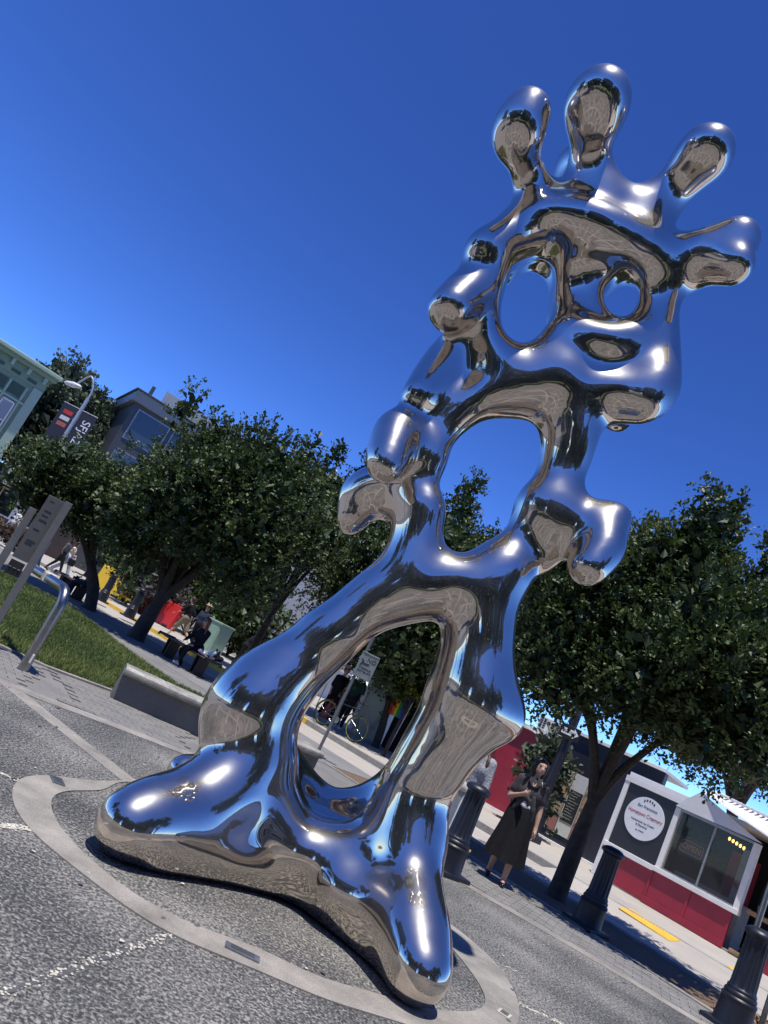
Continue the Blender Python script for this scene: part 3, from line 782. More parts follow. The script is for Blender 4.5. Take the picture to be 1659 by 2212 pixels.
# ------------------------------------------------------------------ trees
BARK = mat('bark', (0.062, 0.050, 0.040), .9, var=.4, scale=9, bump=.8, bscale=28)
G_ST = 'round leafy trees along the street'
LEAF = mat_leaf('leaf_green', (.030, .052, .016), (.068, .108, .028), (.175, .20, .062), .5)
LEAF_Y = mat_leaf('leaf_yellow', (.06, .08, .01), (.15, .17, .02), (.36, .32, .04), .5)
LEAF_P = mat_leaf('leaf_pale', (.045, .062, .035), (.10, .13, .075), (.17, .2, .12), .6)
LEAF_S = mat_leaf('leaf_sage', (.06, .06, .05), (.13, .12, .12), (.24, .20, .22), .7)
def leaf_mesh(name, C, D, L, W, tint, m, parent, up=.35):
    """one folded four-cornered leaf per row: base C, direction D, length L, width W"""
    n = len(C)
    D = D / np.linalg.norm(D, axis=1)[:, None]
    sd = np.cross(D, RNG.normal(size=(n, 3)) * .6 + np.array([0, 0, 1.0])); sd /= np.linalg.norm(sd, axis=1)[:, None] + 1e-9
    nr = np.cross(sd, D)
    L, W = L[:, None], W[:, None]
    mid = C + D * L * .62
    v = np.stack([C, mid - sd * W + nr * W * .3, C + D * L, mid + sd * W + nr * W * .3], 1).reshape(-1, 3)
    b = np.arange(n) * 4
    f = np.concatenate([np.stack([b, b + 1, b + 2], 1), np.stack([b, b + 2, b + 3], 1)], 1).reshape(-1, 3)
    o = np_mesh(name, v, f, m, parent, smooth=False)
    a = o.data.attributes.new('tint', 'FLOAT', 'FACE'); a.data.foreach_set('value', np.repeat(tint, 2).astype(np.float32))
    return o
def crown(lobes, nspray, nleaf, L, m, parent, spread=.5, name='crown', core=True, upb=.35):
    """lobes: rows of x, y, z, rx, ry, rz. Sprays sit on each lobe's skin, leaves fan out from every spray."""
    C, D, LL, T = [], [], [], []
    for lb in lobes:
        c, r = np.array(lb[:3]), np.array(lb[3:6])
        k = max(6, int(nspray * (r[0] * r[2]) ** .9))
        d = RNG.normal(size=(k, 3)); d /= np.linalg.norm(d, axis=1)[:, None]
        depth = RNG.uniform(.72, 1.12, k)[:, None]
        p = c + d * r * depth
        lt = RNG.normal(.45, .16)
        sp = np.repeat(p, nleaf, 0); sd = np.repeat(d, nleaf, 0)
        dd = sd * .75 + RNG.normal(size=sp.shape) * .62 + np.array([0, 0, upb])
        off = RNG.normal(size=sp.shape) * L * spread + sd * RNG.uniform(0, L * 1.6, len(sp))[:, None]
        C.append(sp + off); D.append(dd); LL.append(RNG.uniform(.65, 1.25, len(sp)) * L)
        T.append(np.clip(lt + np.repeat(RNG.normal(0, .13, k), nleaf) + RNG.normal(0, .1, len(sp)), 0, 1))
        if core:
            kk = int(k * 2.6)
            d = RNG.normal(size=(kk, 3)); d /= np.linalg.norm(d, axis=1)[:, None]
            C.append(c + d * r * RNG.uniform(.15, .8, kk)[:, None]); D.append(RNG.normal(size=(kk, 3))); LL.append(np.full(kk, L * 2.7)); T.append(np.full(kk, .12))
    C, D, LL, T = np.concatenate(C), np.concatenate(D), np.concatenate(LL), np.concatenate(T)
    return leaf_mesh(name, C, D, LL, LL * .34, T, m, parent)
def tree(label, base, top, rx, rz, nl=38, nspray=42, nleaf=11, L=.075, m=None, trunk_r=.13, fork=.45, group=None, spires=0, seed=1, squash=.85, skirt=0.0, name='tree', cat='tree', lean=(0, 0), across=.62):
    """base: foot of the trunk; top: centre of the crown (world); rx, rz: crown radii"""
    global RNG
    rs = np.random.default_rng(seed)
    nspray = nspray * 1.35
    root = empty(name, base, 0, label, cat, group)
    B, T = Vector(base), Vector(top)
    axis = group == G_ST
    c = T - B
    mb = MB()
    fz = max((c.z - rz) * .95 + .15, c.z * fork)
    fp = Vector((c.x * .35 + lean[0], c.y * .35 + lean[1], fz))
    mid = Vector((fp.x * .3, fp.y * .3, fz * .5))
    mb.tube(catmull([(0, 0, -.05, trunk_r * 1.35), (0, 0, .12, trunk_r * 1.12), (*mid, trunk_r), (*fp, trunk_r * .85)], 4)[:, :3], list(catmull([(trunk_r * 1.45,), (trunk_r * 1.12,), (trunk_r,), (trunk_r * .62,)], 4)[:, 0]), 12)
    lobes = []
    for i in range(nl):
        while True:
            d = rs.normal(size=3); d /= np.linalg.norm(d)
            if d[2] > -.75 + skirt: break
        q = rs.uniform(.52, .86) if i > nl * .25 else rs.uniform(.0, .5)
        dx = d[0] * rx * q * across if axis else d[0] * rx * q; dyy = d[1] * rx * q
        hx, hy = (NX * dx + UX * dyy, NY * dx + UY * dyy) if axis else (dx, dyy)
        p = np.array([c.x + hx, c.y + hy, c.z + d[2] * rz * q])
        r = rs.uniform(.2, .34) * rx
        lobes.append((*p, r, r, r * squash))
    for i in range(spires):
        a = rs.uniform(0, 6.28); q = rs.uniform(0, .6)
        p = np.array([c.x + math.cos(a) * rx * q, c.y + math.sin(a) * rx * q, c.z + rz * math.sqrt(1 - q * q) * .95])
        h = rs.uniform(.22, .4) * rz
        lobes.append((*p, rx * .1, rx * .1, h)); lobes.append((p[0], p[1], p[2] + h * .8, rx * .06, rx * .06, h * .5))
    for lb in lobes[int(nl * .25):nl:max(3, nl // 12)]:
        e = Vector(lb[:3])
        m1 = fp.lerp(e, .5) + Vector((0, 0, .1 * rz))
        pts = catmull([tuple(mid.lerp(fp, .72)), tuple(fp.lerp(m1, .35)), tuple(m1), tuple(e)], 4)
        mb.tube(pts, list(np.linspace(trunk_r * .72, trunk_r * .1, len(pts))), 7)
    mb.build('trunk', BARK, root, smooth=True)
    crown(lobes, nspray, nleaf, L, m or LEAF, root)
    return root
def crown_at(x, y, Y): return at(x, y, Y)
G_ST = 'round leafy trees along the street'
tb = gnd(1200, 1940)
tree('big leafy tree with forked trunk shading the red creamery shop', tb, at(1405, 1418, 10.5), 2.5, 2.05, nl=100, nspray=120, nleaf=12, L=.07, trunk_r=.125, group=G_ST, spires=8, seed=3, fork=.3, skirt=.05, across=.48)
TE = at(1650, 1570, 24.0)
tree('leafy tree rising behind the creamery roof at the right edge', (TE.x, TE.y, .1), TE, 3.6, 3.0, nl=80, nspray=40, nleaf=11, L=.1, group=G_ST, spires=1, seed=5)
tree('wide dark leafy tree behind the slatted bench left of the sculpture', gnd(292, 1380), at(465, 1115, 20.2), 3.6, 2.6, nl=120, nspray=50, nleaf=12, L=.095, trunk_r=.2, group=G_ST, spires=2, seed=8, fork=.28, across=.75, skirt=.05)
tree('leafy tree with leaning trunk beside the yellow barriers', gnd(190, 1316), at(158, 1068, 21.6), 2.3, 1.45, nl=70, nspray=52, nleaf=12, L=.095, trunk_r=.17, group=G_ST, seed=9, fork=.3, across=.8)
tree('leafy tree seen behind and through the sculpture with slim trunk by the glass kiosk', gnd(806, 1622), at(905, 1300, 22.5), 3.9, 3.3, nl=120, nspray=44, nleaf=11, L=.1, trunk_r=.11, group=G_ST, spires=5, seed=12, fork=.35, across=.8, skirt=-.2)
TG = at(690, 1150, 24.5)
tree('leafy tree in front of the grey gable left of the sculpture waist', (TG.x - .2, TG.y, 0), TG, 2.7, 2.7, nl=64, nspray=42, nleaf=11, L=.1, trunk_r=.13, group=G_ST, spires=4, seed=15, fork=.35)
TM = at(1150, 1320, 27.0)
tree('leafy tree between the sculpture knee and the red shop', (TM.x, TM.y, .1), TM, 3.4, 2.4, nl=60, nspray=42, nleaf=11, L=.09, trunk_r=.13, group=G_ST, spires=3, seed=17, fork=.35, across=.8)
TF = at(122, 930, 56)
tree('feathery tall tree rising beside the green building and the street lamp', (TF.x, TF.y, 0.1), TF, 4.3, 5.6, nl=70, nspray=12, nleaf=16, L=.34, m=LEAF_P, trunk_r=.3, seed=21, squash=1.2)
# ------------------------------------------------------------------ people
SKIN = mat('skin', (0.50, 0.31, 0.22), .55, var=.06, scale=20)
HAIR_B = mat('hair_black', (0.012, 0.010, 0.010), .35, var=.3, scale=60)
HAIR_N = mat('hair_brown', (0.075, 0.038, 0.022), .4, var=.3, scale=60)
HAIR_R = mat('hair_auburn', (0.14, 0.035, 0.018), .4, var=.3, scale=60)
CLOTH = {}
def cloth(name, col, var=.18, bump=.5, scale=22, bs=70): return mat('cloth_' + name, col, .85, var=var, scale=scale, bump=bump, bscale=bs, spec=.2)
def C4(*rows): return np.array(rows, float)
def hand_chains(w, d, side_v, s, curl=.5, fine=True):
    """palm, four unequal curled fingers and a thumb; w wrist, d hand direction, side_v towards the thumb"""
    w, d, t = Vector(w), Vector(d).normalized(), Vector(side_v).normalized()
    t = (t - d * t.dot(d)).normalized(); pn = d.cross(t)
    out = [C4((*w, .027 * s), (*(w + d * .045 * s), .032 * s), (*(w + d * .085 * s), .030 * s))]
    if not fine:
        out.append(C4((*(w + d * .085 * s), .026 * s), (*(w + d * .15 * s + pn * curl * .03 * s), .018 * s)))
        return out
    for i, L in enumerate((.070, .080, .074, .058)):
        b = w + d * .082 * s + t * (.027 - .018 * i) * s
        d1 = (d + pn * curl * .5 + t * (.08 - .05 * i)).normalized(); d2 = (d + pn * curl * 1.6).normalized()
        m = b + d1 * L * .55 * s; e = m + d2 * L * .5 * s
        out.append(C4((*b, .0098 * s), (*m, .009 * s), (*e, .0075 * s)))
    b = w + d * .03 * s + t * .024 * s; m = b + (d * .6 + t * .8).normalized() * .04 * s; e = m + (d * .9 + t * .3 + pn * .3).normalized() * .032 * s
    out.append(C4((*b, .013 * s), (*m, .011 * s), (*e, .009 * s)))
    return out
def person(label, loc, yaw, h=1.68, top=None, bottom=None, bottom_kind='pants', sleeve=.5, shoes=None, hair=None, hair_kind='long',
           legs=((8, 4), (-8, 10)), arms=((5, 8, 15, 0), (-5, 8, 15, 0)), lean=0.0, turn=0.0, nod=0.0, sit=None, vox=.022, fine=False, group=None, female=True, wide=0.0, hat=None, glasses=False, socks=None, name='person', top_hem=.90, belly=None):
    root = empty(name, loc, yaw, label, 'person', group)
    s = h / 1.70
    ca, sa = math.cos(math.radians(lean)), math.sin(math.radians(lean))
    def leg(side, a, k):
        hp = Vector((side * .088, 0, 0)); A = math.radians(a); K = math.radians(a - k)
        kn = hp + Vector((side * .01, math.sin(A), -math.cos(A))) * .43
        an = kn + Vector((0, math.sin(K), -math.cos(K))) * .43
        return hp, kn, an, K
    Ls = [leg(-1, *legs[0]), leg(1, *legs[1])]
    zh = sit if sit is not None else -min(l[2].z for l in Ls) + .075
    off = Vector((0, 0, zh / 1 if sit is None else sit / s))
    Ls = [(a + off, b + off, c + off, K) for a, b, c, K in Ls]
    def up(x, y, z):      # torso point measured from the hips, bent by the lean
        return Vector((x, y * ca + z * sa, z * ca - y * sa)) + off
    ch, tops, bots, shoe = [], [], [], []
    P = lambda p, r: (p.x * s, p.y * s, p.z * s, r * s)
    tw = .92 if female else 1.06
    tor = [(up(0, 0, .0), .112), (up(0, .005, .12), .100 * tw), (up(0, .012, .30), .112 * tw), (up(0, 0, .42), .088), (up(0, -.005, .48), .06)]
    body = [C4(*[P(p, r) for p, r in tor])]
    body += [C4(P(up(-.075 * tw, 0, -.01), .105), P(up(.075 * tw, 0, -.01), .105)), C4(P(up(-.06 * tw, .01, .28), .1), P(up(.06 * tw, .01, .28), .1)), C4(P(up(-.155 * tw, -.005, .42), .056), P(up(.155 * tw, -.005, .42), .056))]
    neck, hd = up(0, .0, .46), up(0, .02, .60)
    body.append(C4(P(neck, .05), P(up(0, .01, .56), .048)))
    # head in its own turned frame
    M = Matrix.Rotation(math.radians(turn), 3, 'Z') @ Matrix.Rotation(math.radians(-nod), 3, 'X')
    hc = up(0, .02, .655)
    hp_ = lambda x, y, z: hc + M @ Vector((x, y, z))
    face = [C4(P(hp_(0, -.015, .03), .088), P(hp_(0, .004, .0), .078)), C4(P(hp_(0, .026, -.03), .056), P(hp_(0, .04, -.085), .034)),
            C4(P(hp_(-.035, .024, -.05), .034), P(hp_(.035, .024, -.05), .034))]
    face += [C4(P(hp_(0, .080, .012), .009), P(hp_(0, .096, -.028), .012)), C4(P(hp_(-.015, .086, -.031), .009), P(hp_(.015, .086, -.031), .009)),
             C4(P(hp_(-.024, .072, -.06), .011), P(hp_(0, .080, -.06), .012), P(hp_(.024, .072, -.06), .011)), C4(P(hp_(-.04, .066, .034), .016), P(hp_(.04, .066, .034), .016)),
             C4(P(hp_(-.086, -.005, .01), .015), P(hp_(-.084, 0, -.03), .012)), C4(P(hp_(.086, -.005, .01), .015), P(hp_(.084, 0, -.03), .012))]
    body += face
    for i, sd in enumerate((-1, 1)):
        a, out, el, inn = arms[i]
        A, O = math.radians(a), math.radians(out)
        sh = up(sd * .175 * tw, -.005, .415)
        d1 = Vector((sd * math.sin(O), math.sin(A) * math.cos(O), -math.cos(A) * math.cos(O)))
        E = A + math.radians(el); I = math.radians(inn)
        d2 = Vector((-sd * math.sin(I) + sd * math.sin(O) * .4, math.sin(E) * math.cos(I), -math.cos(E) * math.cos(I))).normalized()
        elb = sh + d1 * .285; wr = elb + d2 * .245
        body.append(C4(P(sh, .049), P(sh.lerp(elb, .5), .043), P(elb, .036), P(elb.lerp(wr, .35), .036), P(wr, .026)))
        hs = hand_chains(wr, d2, Vector((-sd * .3, .3, 1)) if el > 60 else Vector((0, 1, .0)), s * 1.0, fine=fine)
        for c in hs:
            c2 = c.copy(); c2[:, :3] = c2[:, :3]
            # hand_chains works in unscaled joints: scale positions about the origin
            c2[:, 0:3] = (np.array(wr)[None] + (c[:, :3] - np.array(wr)[None]) / s) * s
            body.append(c2)
        if sleeve > 0:
            if sleeve <= .5: q = sh.lerp(elb, sleeve * 2); tops.append(C4(P(sh, .068), P(q, .062)))
            else: q = elb.lerp(wr, (sleeve - .5) * 2); tops.append(C4(P(sh, .066), P(elb, .054), P(q, .046)))
    for i, (hp0, kn, an, K) in enumerate(Ls):
        body.append(C4(P(hp0, .09), P(hp0.lerp(kn, .4), .077), P(kn, .054), P(kn.lerp(an, .3), .053), P(an, .034)))
        toe = an + Vector((0, math.cos(K) * .15, math.sin(K) * .15 - .045)); heel = an + Vector((0, -math.cos(K) * .035, -.045))
        shoe.append(C4(P(heel, .040), P(an + Vector((0, .03, -.034)), .043), P(toe, .036)))
        body.append(C4(P(an, .034), P(toe, .022)))
        if bottom_kind in ('pants', 'shorts'):
            w = wide
            if bottom_kind == 'pants': bots.append(C4(P(hp0, .104), P(hp0.lerp(kn, .5), .090 + w * .4), P(kn, .070 + w * .7), P(kn.lerp(an, .93), .052 + w)))
            else: bots.append(C4(P(hp0, .108), P(hp0.lerp(kn, .5), .098), P(hp0.lerp(kn, .95), .088)))
        if socks: shoe  # socks are drawn below
    v, q = melt(body, vox if not fine else .0068, .006 if fine else .011, blur=1, relax=3, margin=.06 if fine else None)
    np_mesh('body', v, q, SKIN, root)
    hv_ = (v / s - np.array(hc)) @ np.array(M)          # skin points in the head's own frame
    def skin_front(x, z, w=.014):
        m = (np.abs(hv_[:, 0] - x) < w) & (np.abs(hv_[:, 2] - z) < w) & (hv_[:, 1] > .02) & (hv_[:, 1] < .16)
        return float(np.median(hv_[m, 1])) if m.any() else .085
    tops += [C4(*[P(p, r + .014) for p, r in tor[1 if bottom_kind != 'dress' else 0:4]]), C4(P(up(-.06 * tw, .012, .28), .116), P(up(.06 * tw, .012, .28), .116)), C4(P(up(-.15 * tw, -.005, .415), .068), P(up(.15 * tw, -.005, .415), .068)),
             C4(P(up(0, 0, top_hem - .9 + .02), .118), P(up(0, 0, .15), .115)), C4(P(up(-.06 * tw, 0, top_hem - .9 + .02), .114), P(up(.06 * tw, 0, top_hem - .9 + .02), .114))]
    if top:
        v, q = melt(tops, vox * (.7 if fine else 1), .016, blur=1, relax=3)
        np_mesh('top', v, q, top, root)
    if bottom:
        if bottom_kind == 'skirt':
            mb = MB(); n = 72; prof = [(.150, 1.05), (.168, 1.0), (.182, .93), (.188, .86), (.205, .7), (.228, .52), (.248, .36), (.256, .30)]
            f = random.random() * 6
            vs = []
            for (r, z) in prof:
                for k in range(n):
                    a = 2 * math.pi * k / n; g = max(0, 1 - z)
                    rr = r * (1 + g * (.09 * math.sin(a * 9 + f + z * 2) + .06 * math.sin(a * 5 + 1.3 * f - z * 3)))
                    vs.append((rr * 1.08 * math.cos(a) * s, rr * .86 * math.sin(a) * s + .01, (z + .012 * math.sin(a * 7 + f) * g) * s))
            fs = [(i * n + k, i * n + (k + 1) % n, (i + 1) * n + (k + 1) % n, (i + 1) * n + k) for i in range(len(prof) - 1) for k in range(n)]
            mb.add(vs, fs); mb.build('skirt', bottom, root, smooth=True, angle=3)
        else:
            bots.append(C4(P(up(-.07 * tw, 0, .0), .118), P(up(.07 * tw, 0, .0), .118))); bots.append(C4(P(up(0, 0, 0), .115), P(up(0, 0, .09), .108)))
            v, q = melt(bots, vox, .016, blur=1, relax=3)
            np_mesh('shorts' if bottom_kind == 'shorts' else 'trousers', v, q, bottom, root)
    if socks:
        for hp0, kn, an, K in Ls:
            t = kn.lerp(an, .55); MB().tube([(t * s), (kn.lerp(an, .8) * s), (an * s)], [.056 * s, .048 * s, .042 * s], 10).build('sock', socks, root, smooth=True)
    for c in shoe:
        v, q = melt([c], vox * .7, .012, blur=1, relax=2, clip=[lambda X, Y, Z, zz=(min(c[:, 2]) - .03 * s): (zz - Z) + 0 * X + 0 * Y])
        np_mesh('shoe', v, q, shoes or cloth('black', (.015, .015, .016)), root)
    if hair:
        hh = [C4(P(hp_(0, -.028, .045), .088), P(hp_(0, -.035, .0), .084)), C4(P(hp_(-.05, .036, .082), .030), P(hp_(0, .044, .098), .026), P(hp_(.05, .036, .082), .030)), C4(P(hp_(-.082, .0, .06), .028), P(hp_(-.088, .005, -.02), .022)), C4(P(hp_(.082, .0, .06), .028), P(hp_(.088, .005, -.02), .022))]
        if hair_kind == 'long':
            for x in (-.078, -.04, 0, .04, .078):
                front = .0 if abs(x) > .06 else -.05
                b0, b1 = hp_(x, front, .02), hp_(x * 1.05, front - .02, -.12)
                tip = up(x * 1.5, (.075 if abs(x) > .06 else -.115), .22 if fine else .30)
                sh2 = up(x * 1.55, (.06 if abs(x) > .06 else -.10), .40)
                hh.append(catmull(C4(P(b0, .036), P(b1, .036), P(sh2, .036), P(tip, .022)), 4))
        elif hair_kind == 'bun': hh.append(C4(P(hp_(0, -.11, .06), .05)))
        v, q = melt(hh, vox * (.7 if fine else .9), .016, blur=1, relax=2)
        np_mesh('hair', v, q, hair, root)
    if hat:
        z = hp_(0, -.01, .085) * s
        MB().lathe([(.15 * s, 0), (.152 * s, .008), (.1 * s, .016), (.095 * s, .08 * s), (.07 * s, .1 * s), (.01, .104 * s)], 22, z).build('hat', hat, root, smooth=True)
    if glasses:
        mb = MB()
        for sx_ in (-.032, .032):
            c = hp_(sx_, .09, .018) * s; mb.box(c, (.05 * s, .012, .036 * s), m=M)
        mb.box(hp_(0, .092, .022) * s, (.03 * s, .008, .008), m=M); mb.build('sunglasses', mat('dark_lens', (.01, .01, .011), .15), root, bevel=.004)
    for sx_ in (-.034, .034):
        mb = MB(); fy = skin_front(sx_, .008); c = hp_(sx_, fy - .004, .008)
        mb.v = []; rings = [(0.0, .0125), (.6, .010), (1.0, .001)]
        for (f, r) in rings:
            for k in range(10):
                a = 2 * math.pi * k / 10; p = c + M @ Vector((r * 1.45 * math.cos(a), .009 * math.sqrt(f), r * .8 * math.sin(a))); mb.v.append(tuple(p * s))
        mb.f = [(i_ * 10 + k, i_ * 10 + (k + 1) % 10, (i_ + 1) * 10 + (k + 1) % 10, (i_ + 1) * 10 + k) for i_ in range(2) for k in range(10)]
        mb.build('eye', mat('eye_dark', (.02, .014, .012), .25), root, smooth=True)
        b0, b1 = hp_(sx_ - .02, skin_front(sx_ - .02, .034), .034) * s, hp_(sx_ + .02, skin_front(sx_ + .02, .034), .035) * s
        MB().tube([b0, (b0 + b1) / 2 + Vector((0, 0, .004)), b1], .0042, 6).build('eyebrow', HAIR_B, root, smooth=True)
    m0, m1, m2 = [hp_(x_, skin_front(x_, -.061, .01) + .001, -.061) * s for x_ in (-.022, 0, .022)]
    MB().tube([m0, m1, m2], [.004, .0075, .004], 8).build('lips', mat('lips', (.33, .10, .09), .4), root, smooth=True)
    return root, up, s, Ls
K_CHAR = cloth('charcoal', (.060, .056, .058)); K_BLACK = cloth('black', (.013, .013, .015)); K_WHITE = cloth('white', (.72, .71, .69), .08)
K_NAVY = cloth('navy', (.03, .04, .075)); K_JEAN = cloth('pale_denim', (.42, .48, .56)); K_KHAKI = cloth('khaki', (.22, .19, .14)); K_FLUFF = cloth('grey_fluff', (.33, .34, .37), .45, 1.5, 40, 55)
K_GREEN = cloth('bottle_green', (.012, .04, .034)); K_YEL = cloth('yellow', (.75, .5, .05)); K_PLAID = cloth('grey_plaid', (.12, .12, .125), .6, .4, 30)
K_PINK = cloth('pink', (.65, .12, .2)); K_STRAW = cloth('straw', (.62, .52, .36)); K_TAUPE = cloth('taupe', (.20, .175, .155)); K_RED = cloth('red', (.35, .03, .03))

# the woman talking in front of the red wall
wp = gnd(1066, 1904)
wr, wup, ws, _ = person('woman with long black hair in a dark blouse and long black skirt, hand raised', wp, math.radians(168), 1.66, K_CHAR, K_BLACK, 'skirt', .30, mat('black_leather', (.012, .012, .012), .25), HAIR_B,
       legs=((10, 8), (-9, 10)), arms=((2, 10, 8, -2), (2, 14, 118, 38)), turn=22, nod=-4, fine=True, socks=None, top_hem=.97)
# knotted shirt front showing the white tee
v, q = melt([C4((-.075, .088, 1.02, .048), (.03, .098, 1.02, .05), (.07, .085, 1.04, .04)), C4((0, .09, 1.07, .05), (0, .085, 1.0, .05))], .012, .014)
np_mesh('tee_hem', v, q, K_WHITE, wr)
v, q = melt([C4((.06, .125, 1.16, .03), (.0, .145, 1.1, .028), (-.02, .135, 1.02, .02)), C4((.06, .125, 1.12, .03), (.1, .12, 1.02, .035), (.13, .1, .93, .03)), C4((-.06, .12, 1.16, .03), (-.1, .12, 1.0, .035), (-.13, .09, .86, .03))], .012, .012)
np_mesh('blouse_front', v, q, K_CHAR, wr)
for sd in (-1, 1):
    MB().slab([(sd * .02, .118, 1.40), (sd * .085, .09, 1.42), (sd * .075, .128, 1.33), (sd * .025, .14, 1.27)], (0, 1, .2), .008).build('collar', K_CHAR, wr, bevel=.003)
MB().tube(catmull([(-.05, .10, 1.38), (-.02, .125, 1.31), (.0, .13, 1.29), (.02, .125, 1.31), (.05, .10, 1.38)], 3), .012, 6).build('neckline', SKIN, wr, smooth=True)
# her companion, half behind the bollard
cp_ = gnd(950, 1848)
cr_, cup, cs, _ = person('person in fluffy grey jacket and wide white trousers half hidden by the bollard', cp_, math.radians(150), 1.66, K_FLUFF, K_WHITE, 'pants', .95, K_WHITE, HAIR_N, legs=((14, 6), (-16, 8)), arms=((6, 10, 12, 0), (-8, 12, 40, 10)), wide=.045, vox=.017, top_hem=.84)
for a in ((-.12, .04, 1.32), (.1, .05, 1.3)): pass
bag = empty('shoulder_bag', cp_ + Vector((-.34, -.14, 1.0)), math.radians(150), 'taupe shoulder bag hanging at the hip of the grey-jacketed person', 'bag')
v, q = melt([C4((-.11, 0, 0, .075), (.11, 0, 0, .075)), C4((-.12, 0, -.1, .085), (.12, 0, -.1, .085))], .016, .02); np_mesh('pouch', v, q, K_TAUPE, bag)
MB().tube(catmull([(-.13, 0, .03), (-.08, .02, .3), (.02, .04, .42), (.1, .02, .28), (.13, 0, .03)], 4), .011, 6).build('strap', K_TAUPE, bag, smooth=True)
ph = cp_ + Vector((.18, -.22, .88))
tag(MB().box(ph, (.075, .012, .15), 0.6).build('phone', mat('phone_case', (.35, .3, .26), .4), bevel=.006), 'beige phone held by the person in the grey jacket', 'phone')
# walkers far left
w3 = gnd(127, 1243)
person('woman in white tank top and pale jeans walking past the parked cars', w3, math.radians(-75), 1.7, K_WHITE, K_JEAN, 'pants', 0, K_WHITE, HAIR_N, legs=((24, 6), (-20, 20)), arms=((-18, 8, 20, 0), (20, 8, 30, 0)), wide=.02, vox=.026)
hb = tag(MB().box(w3 + Vector((.25, -.2, .72)), (.28, .14, .3), .4).build('handbag', K_BLACK, bevel=.04), 'black handbag carried by the woman in pale jeans', 'bag')
person('person in grey plaid shirt and black trousers walking behind the sign post', gnd(112, 1238) + Vector((-.2, .6, 0)), math.radians(-78), 1.74, K_PLAID, K_BLACK, 'pants', .6, K_BLACK, HAIR_N, legs=((-18, 14), (22, 6)), arms=((14, 8, 40, 0), (-14, 8, 20, 0)), vox=.026, female=False)
person('man in white shirt walking by the brown shop front', gnd(6, 1168, .12), math.radians(150), 1.76, K_WHITE, cloth('grey', (.2, .2, .2)), 'pants', .4, K_WHITE, HAIR_B, 'short', legs=((16, 6), (-14, 12)), arms=((10, 10, 20, 0), (-10, 10, 20, 0)), vox=.028, female=False)
person('person in white hat, yellow top and pale trousers by the shop', gnd(27, 1168, .12), math.radians(190), 1.62, K_YEL, K_JEAN, 'pants', .5, K_RED, HAIR_N, 'short', hat=K_WHITE, vox=.028)
# man in shorts, helper in a straw hat, person bending with a backpack
person('man in black T-shirt, khaki shorts and white socks walking past the red barrier', gnd(376, 1386), math.radians(70), 1.76, K_BLACK, K_KHAKI, 'shorts', .45, K_WHITE, HAIR_N, 'short', legs=((26, 4), (-22, 26)), arms=((26, 10, 28, 0), (-24, 10, 20, 0)), lean=8, socks=K_WHITE, vox=.024, female=False)
person('person in straw hat with yellow scarf standing beyond the bench', gnd(405, 1398), math.radians(160), 1.66, K_NAVY, K_BLACK, 'pants', .8, K_BLACK, HAIR_B, 'short', arms=((10, 8, 70, 10), (10, 8, 60, 10)), hat=K_STRAW, vox=.026)
person('person in black bending over beside the green utility box', gnd(455, 1418) + Vector((.95, .25, 0)), math.radians(-70), 1.72, K_BLACK, K_BLACK, 'pants', .9, K_BLACK, HAIR_B, 'short', lean=26, arms=((20, 8, 30, 0), (30, 8, 30, 0)), vox=.026, female=False)

# ------------------------------------------------------------------ benches with the people on them
WOOD = mat('bench_slat', (0.13, 0.07, 0.055), .5, var=.25, scale=14, bump=.2)
IRON = mat('black_iron', (0.012, 0.012, 0.013), .4, metal=.3, var=.2)
def bench(label, p, ang, L, group):
    r = empty('slatted_bench', p, ang, label, 'bench', group)
    for i in range(6):
        y = -.2 + i * .08; z = .44 + (.012 if i in (0, 5) else 0) - (.015 if i in (2, 3) else 0)
        MB().box((0, y, z), (L, .065, .032)).build('slat', WOOD, r, bevel=.01)
    for x in (-L / 2 + .03, L / 2 - .03):
        MB().tube([(x, -.25, .40), (x, -.25, .46), (x, .25, .46), (x, .25, .40)], .035, 8).build('end_cap', WOOD if False else IRON, r, smooth=True)
    for x in (-L / 2 + .45, L / 2 - .45):
        mb = MB(); mb.box((x - .07, 0, .21), (.05, .3, .42)); mb.box((x + .07, 0, .21), (.05, .3, .42)); mb.box((x, 0, .02), (.3, .4, .04)); mb.build('leg', IRON, r, bevel=.006)
    return r
UA = math.atan2(UY, UX)
G_B = 'slatted benches under the street trees'
b1 = bench('brown slatted bench with a seated woman and a heap of white cloth', st(-15.45, 10.75), UA, 2.3, G_B)
b2 = bench('brown slatted bench in deep shade under the leaning tree', st(-22.6, 10.75), UA, 2.2, G_B)
p8 = st(-15.25, 10.8)
person('woman with auburn hair and sunglasses in black hoodie sitting on the bench', (p8.x, p8.y, 0), math.radians(150), 1.66, K_BLACK, K_BLACK, 'pants', .95, K_WHITE, HAIR_R, sit=.56, legs=((82, 70), (62, 95)), arms=((22, 10, 35, 22), (25, 10, 40, 22)), lean=10, glasses=True, turn=-10, vox=.02, top_hem=.88)
p5 = st(-21.7, 10.75)
person('person in shade sitting sideways on the bench under the leaning tree', (p5.x, p5.y, 0), math.radians(95), 1.68, cloth('mauve', (.16, .11, .10)), K_NAVY, 'pants', .3, K_WHITE, HAIR_B, sit=.56, legs=((75, 60), (70, 72)), arms=((35, 8, 50, 10), (35, 8, 55, 10)), lean=14, vox=.022)
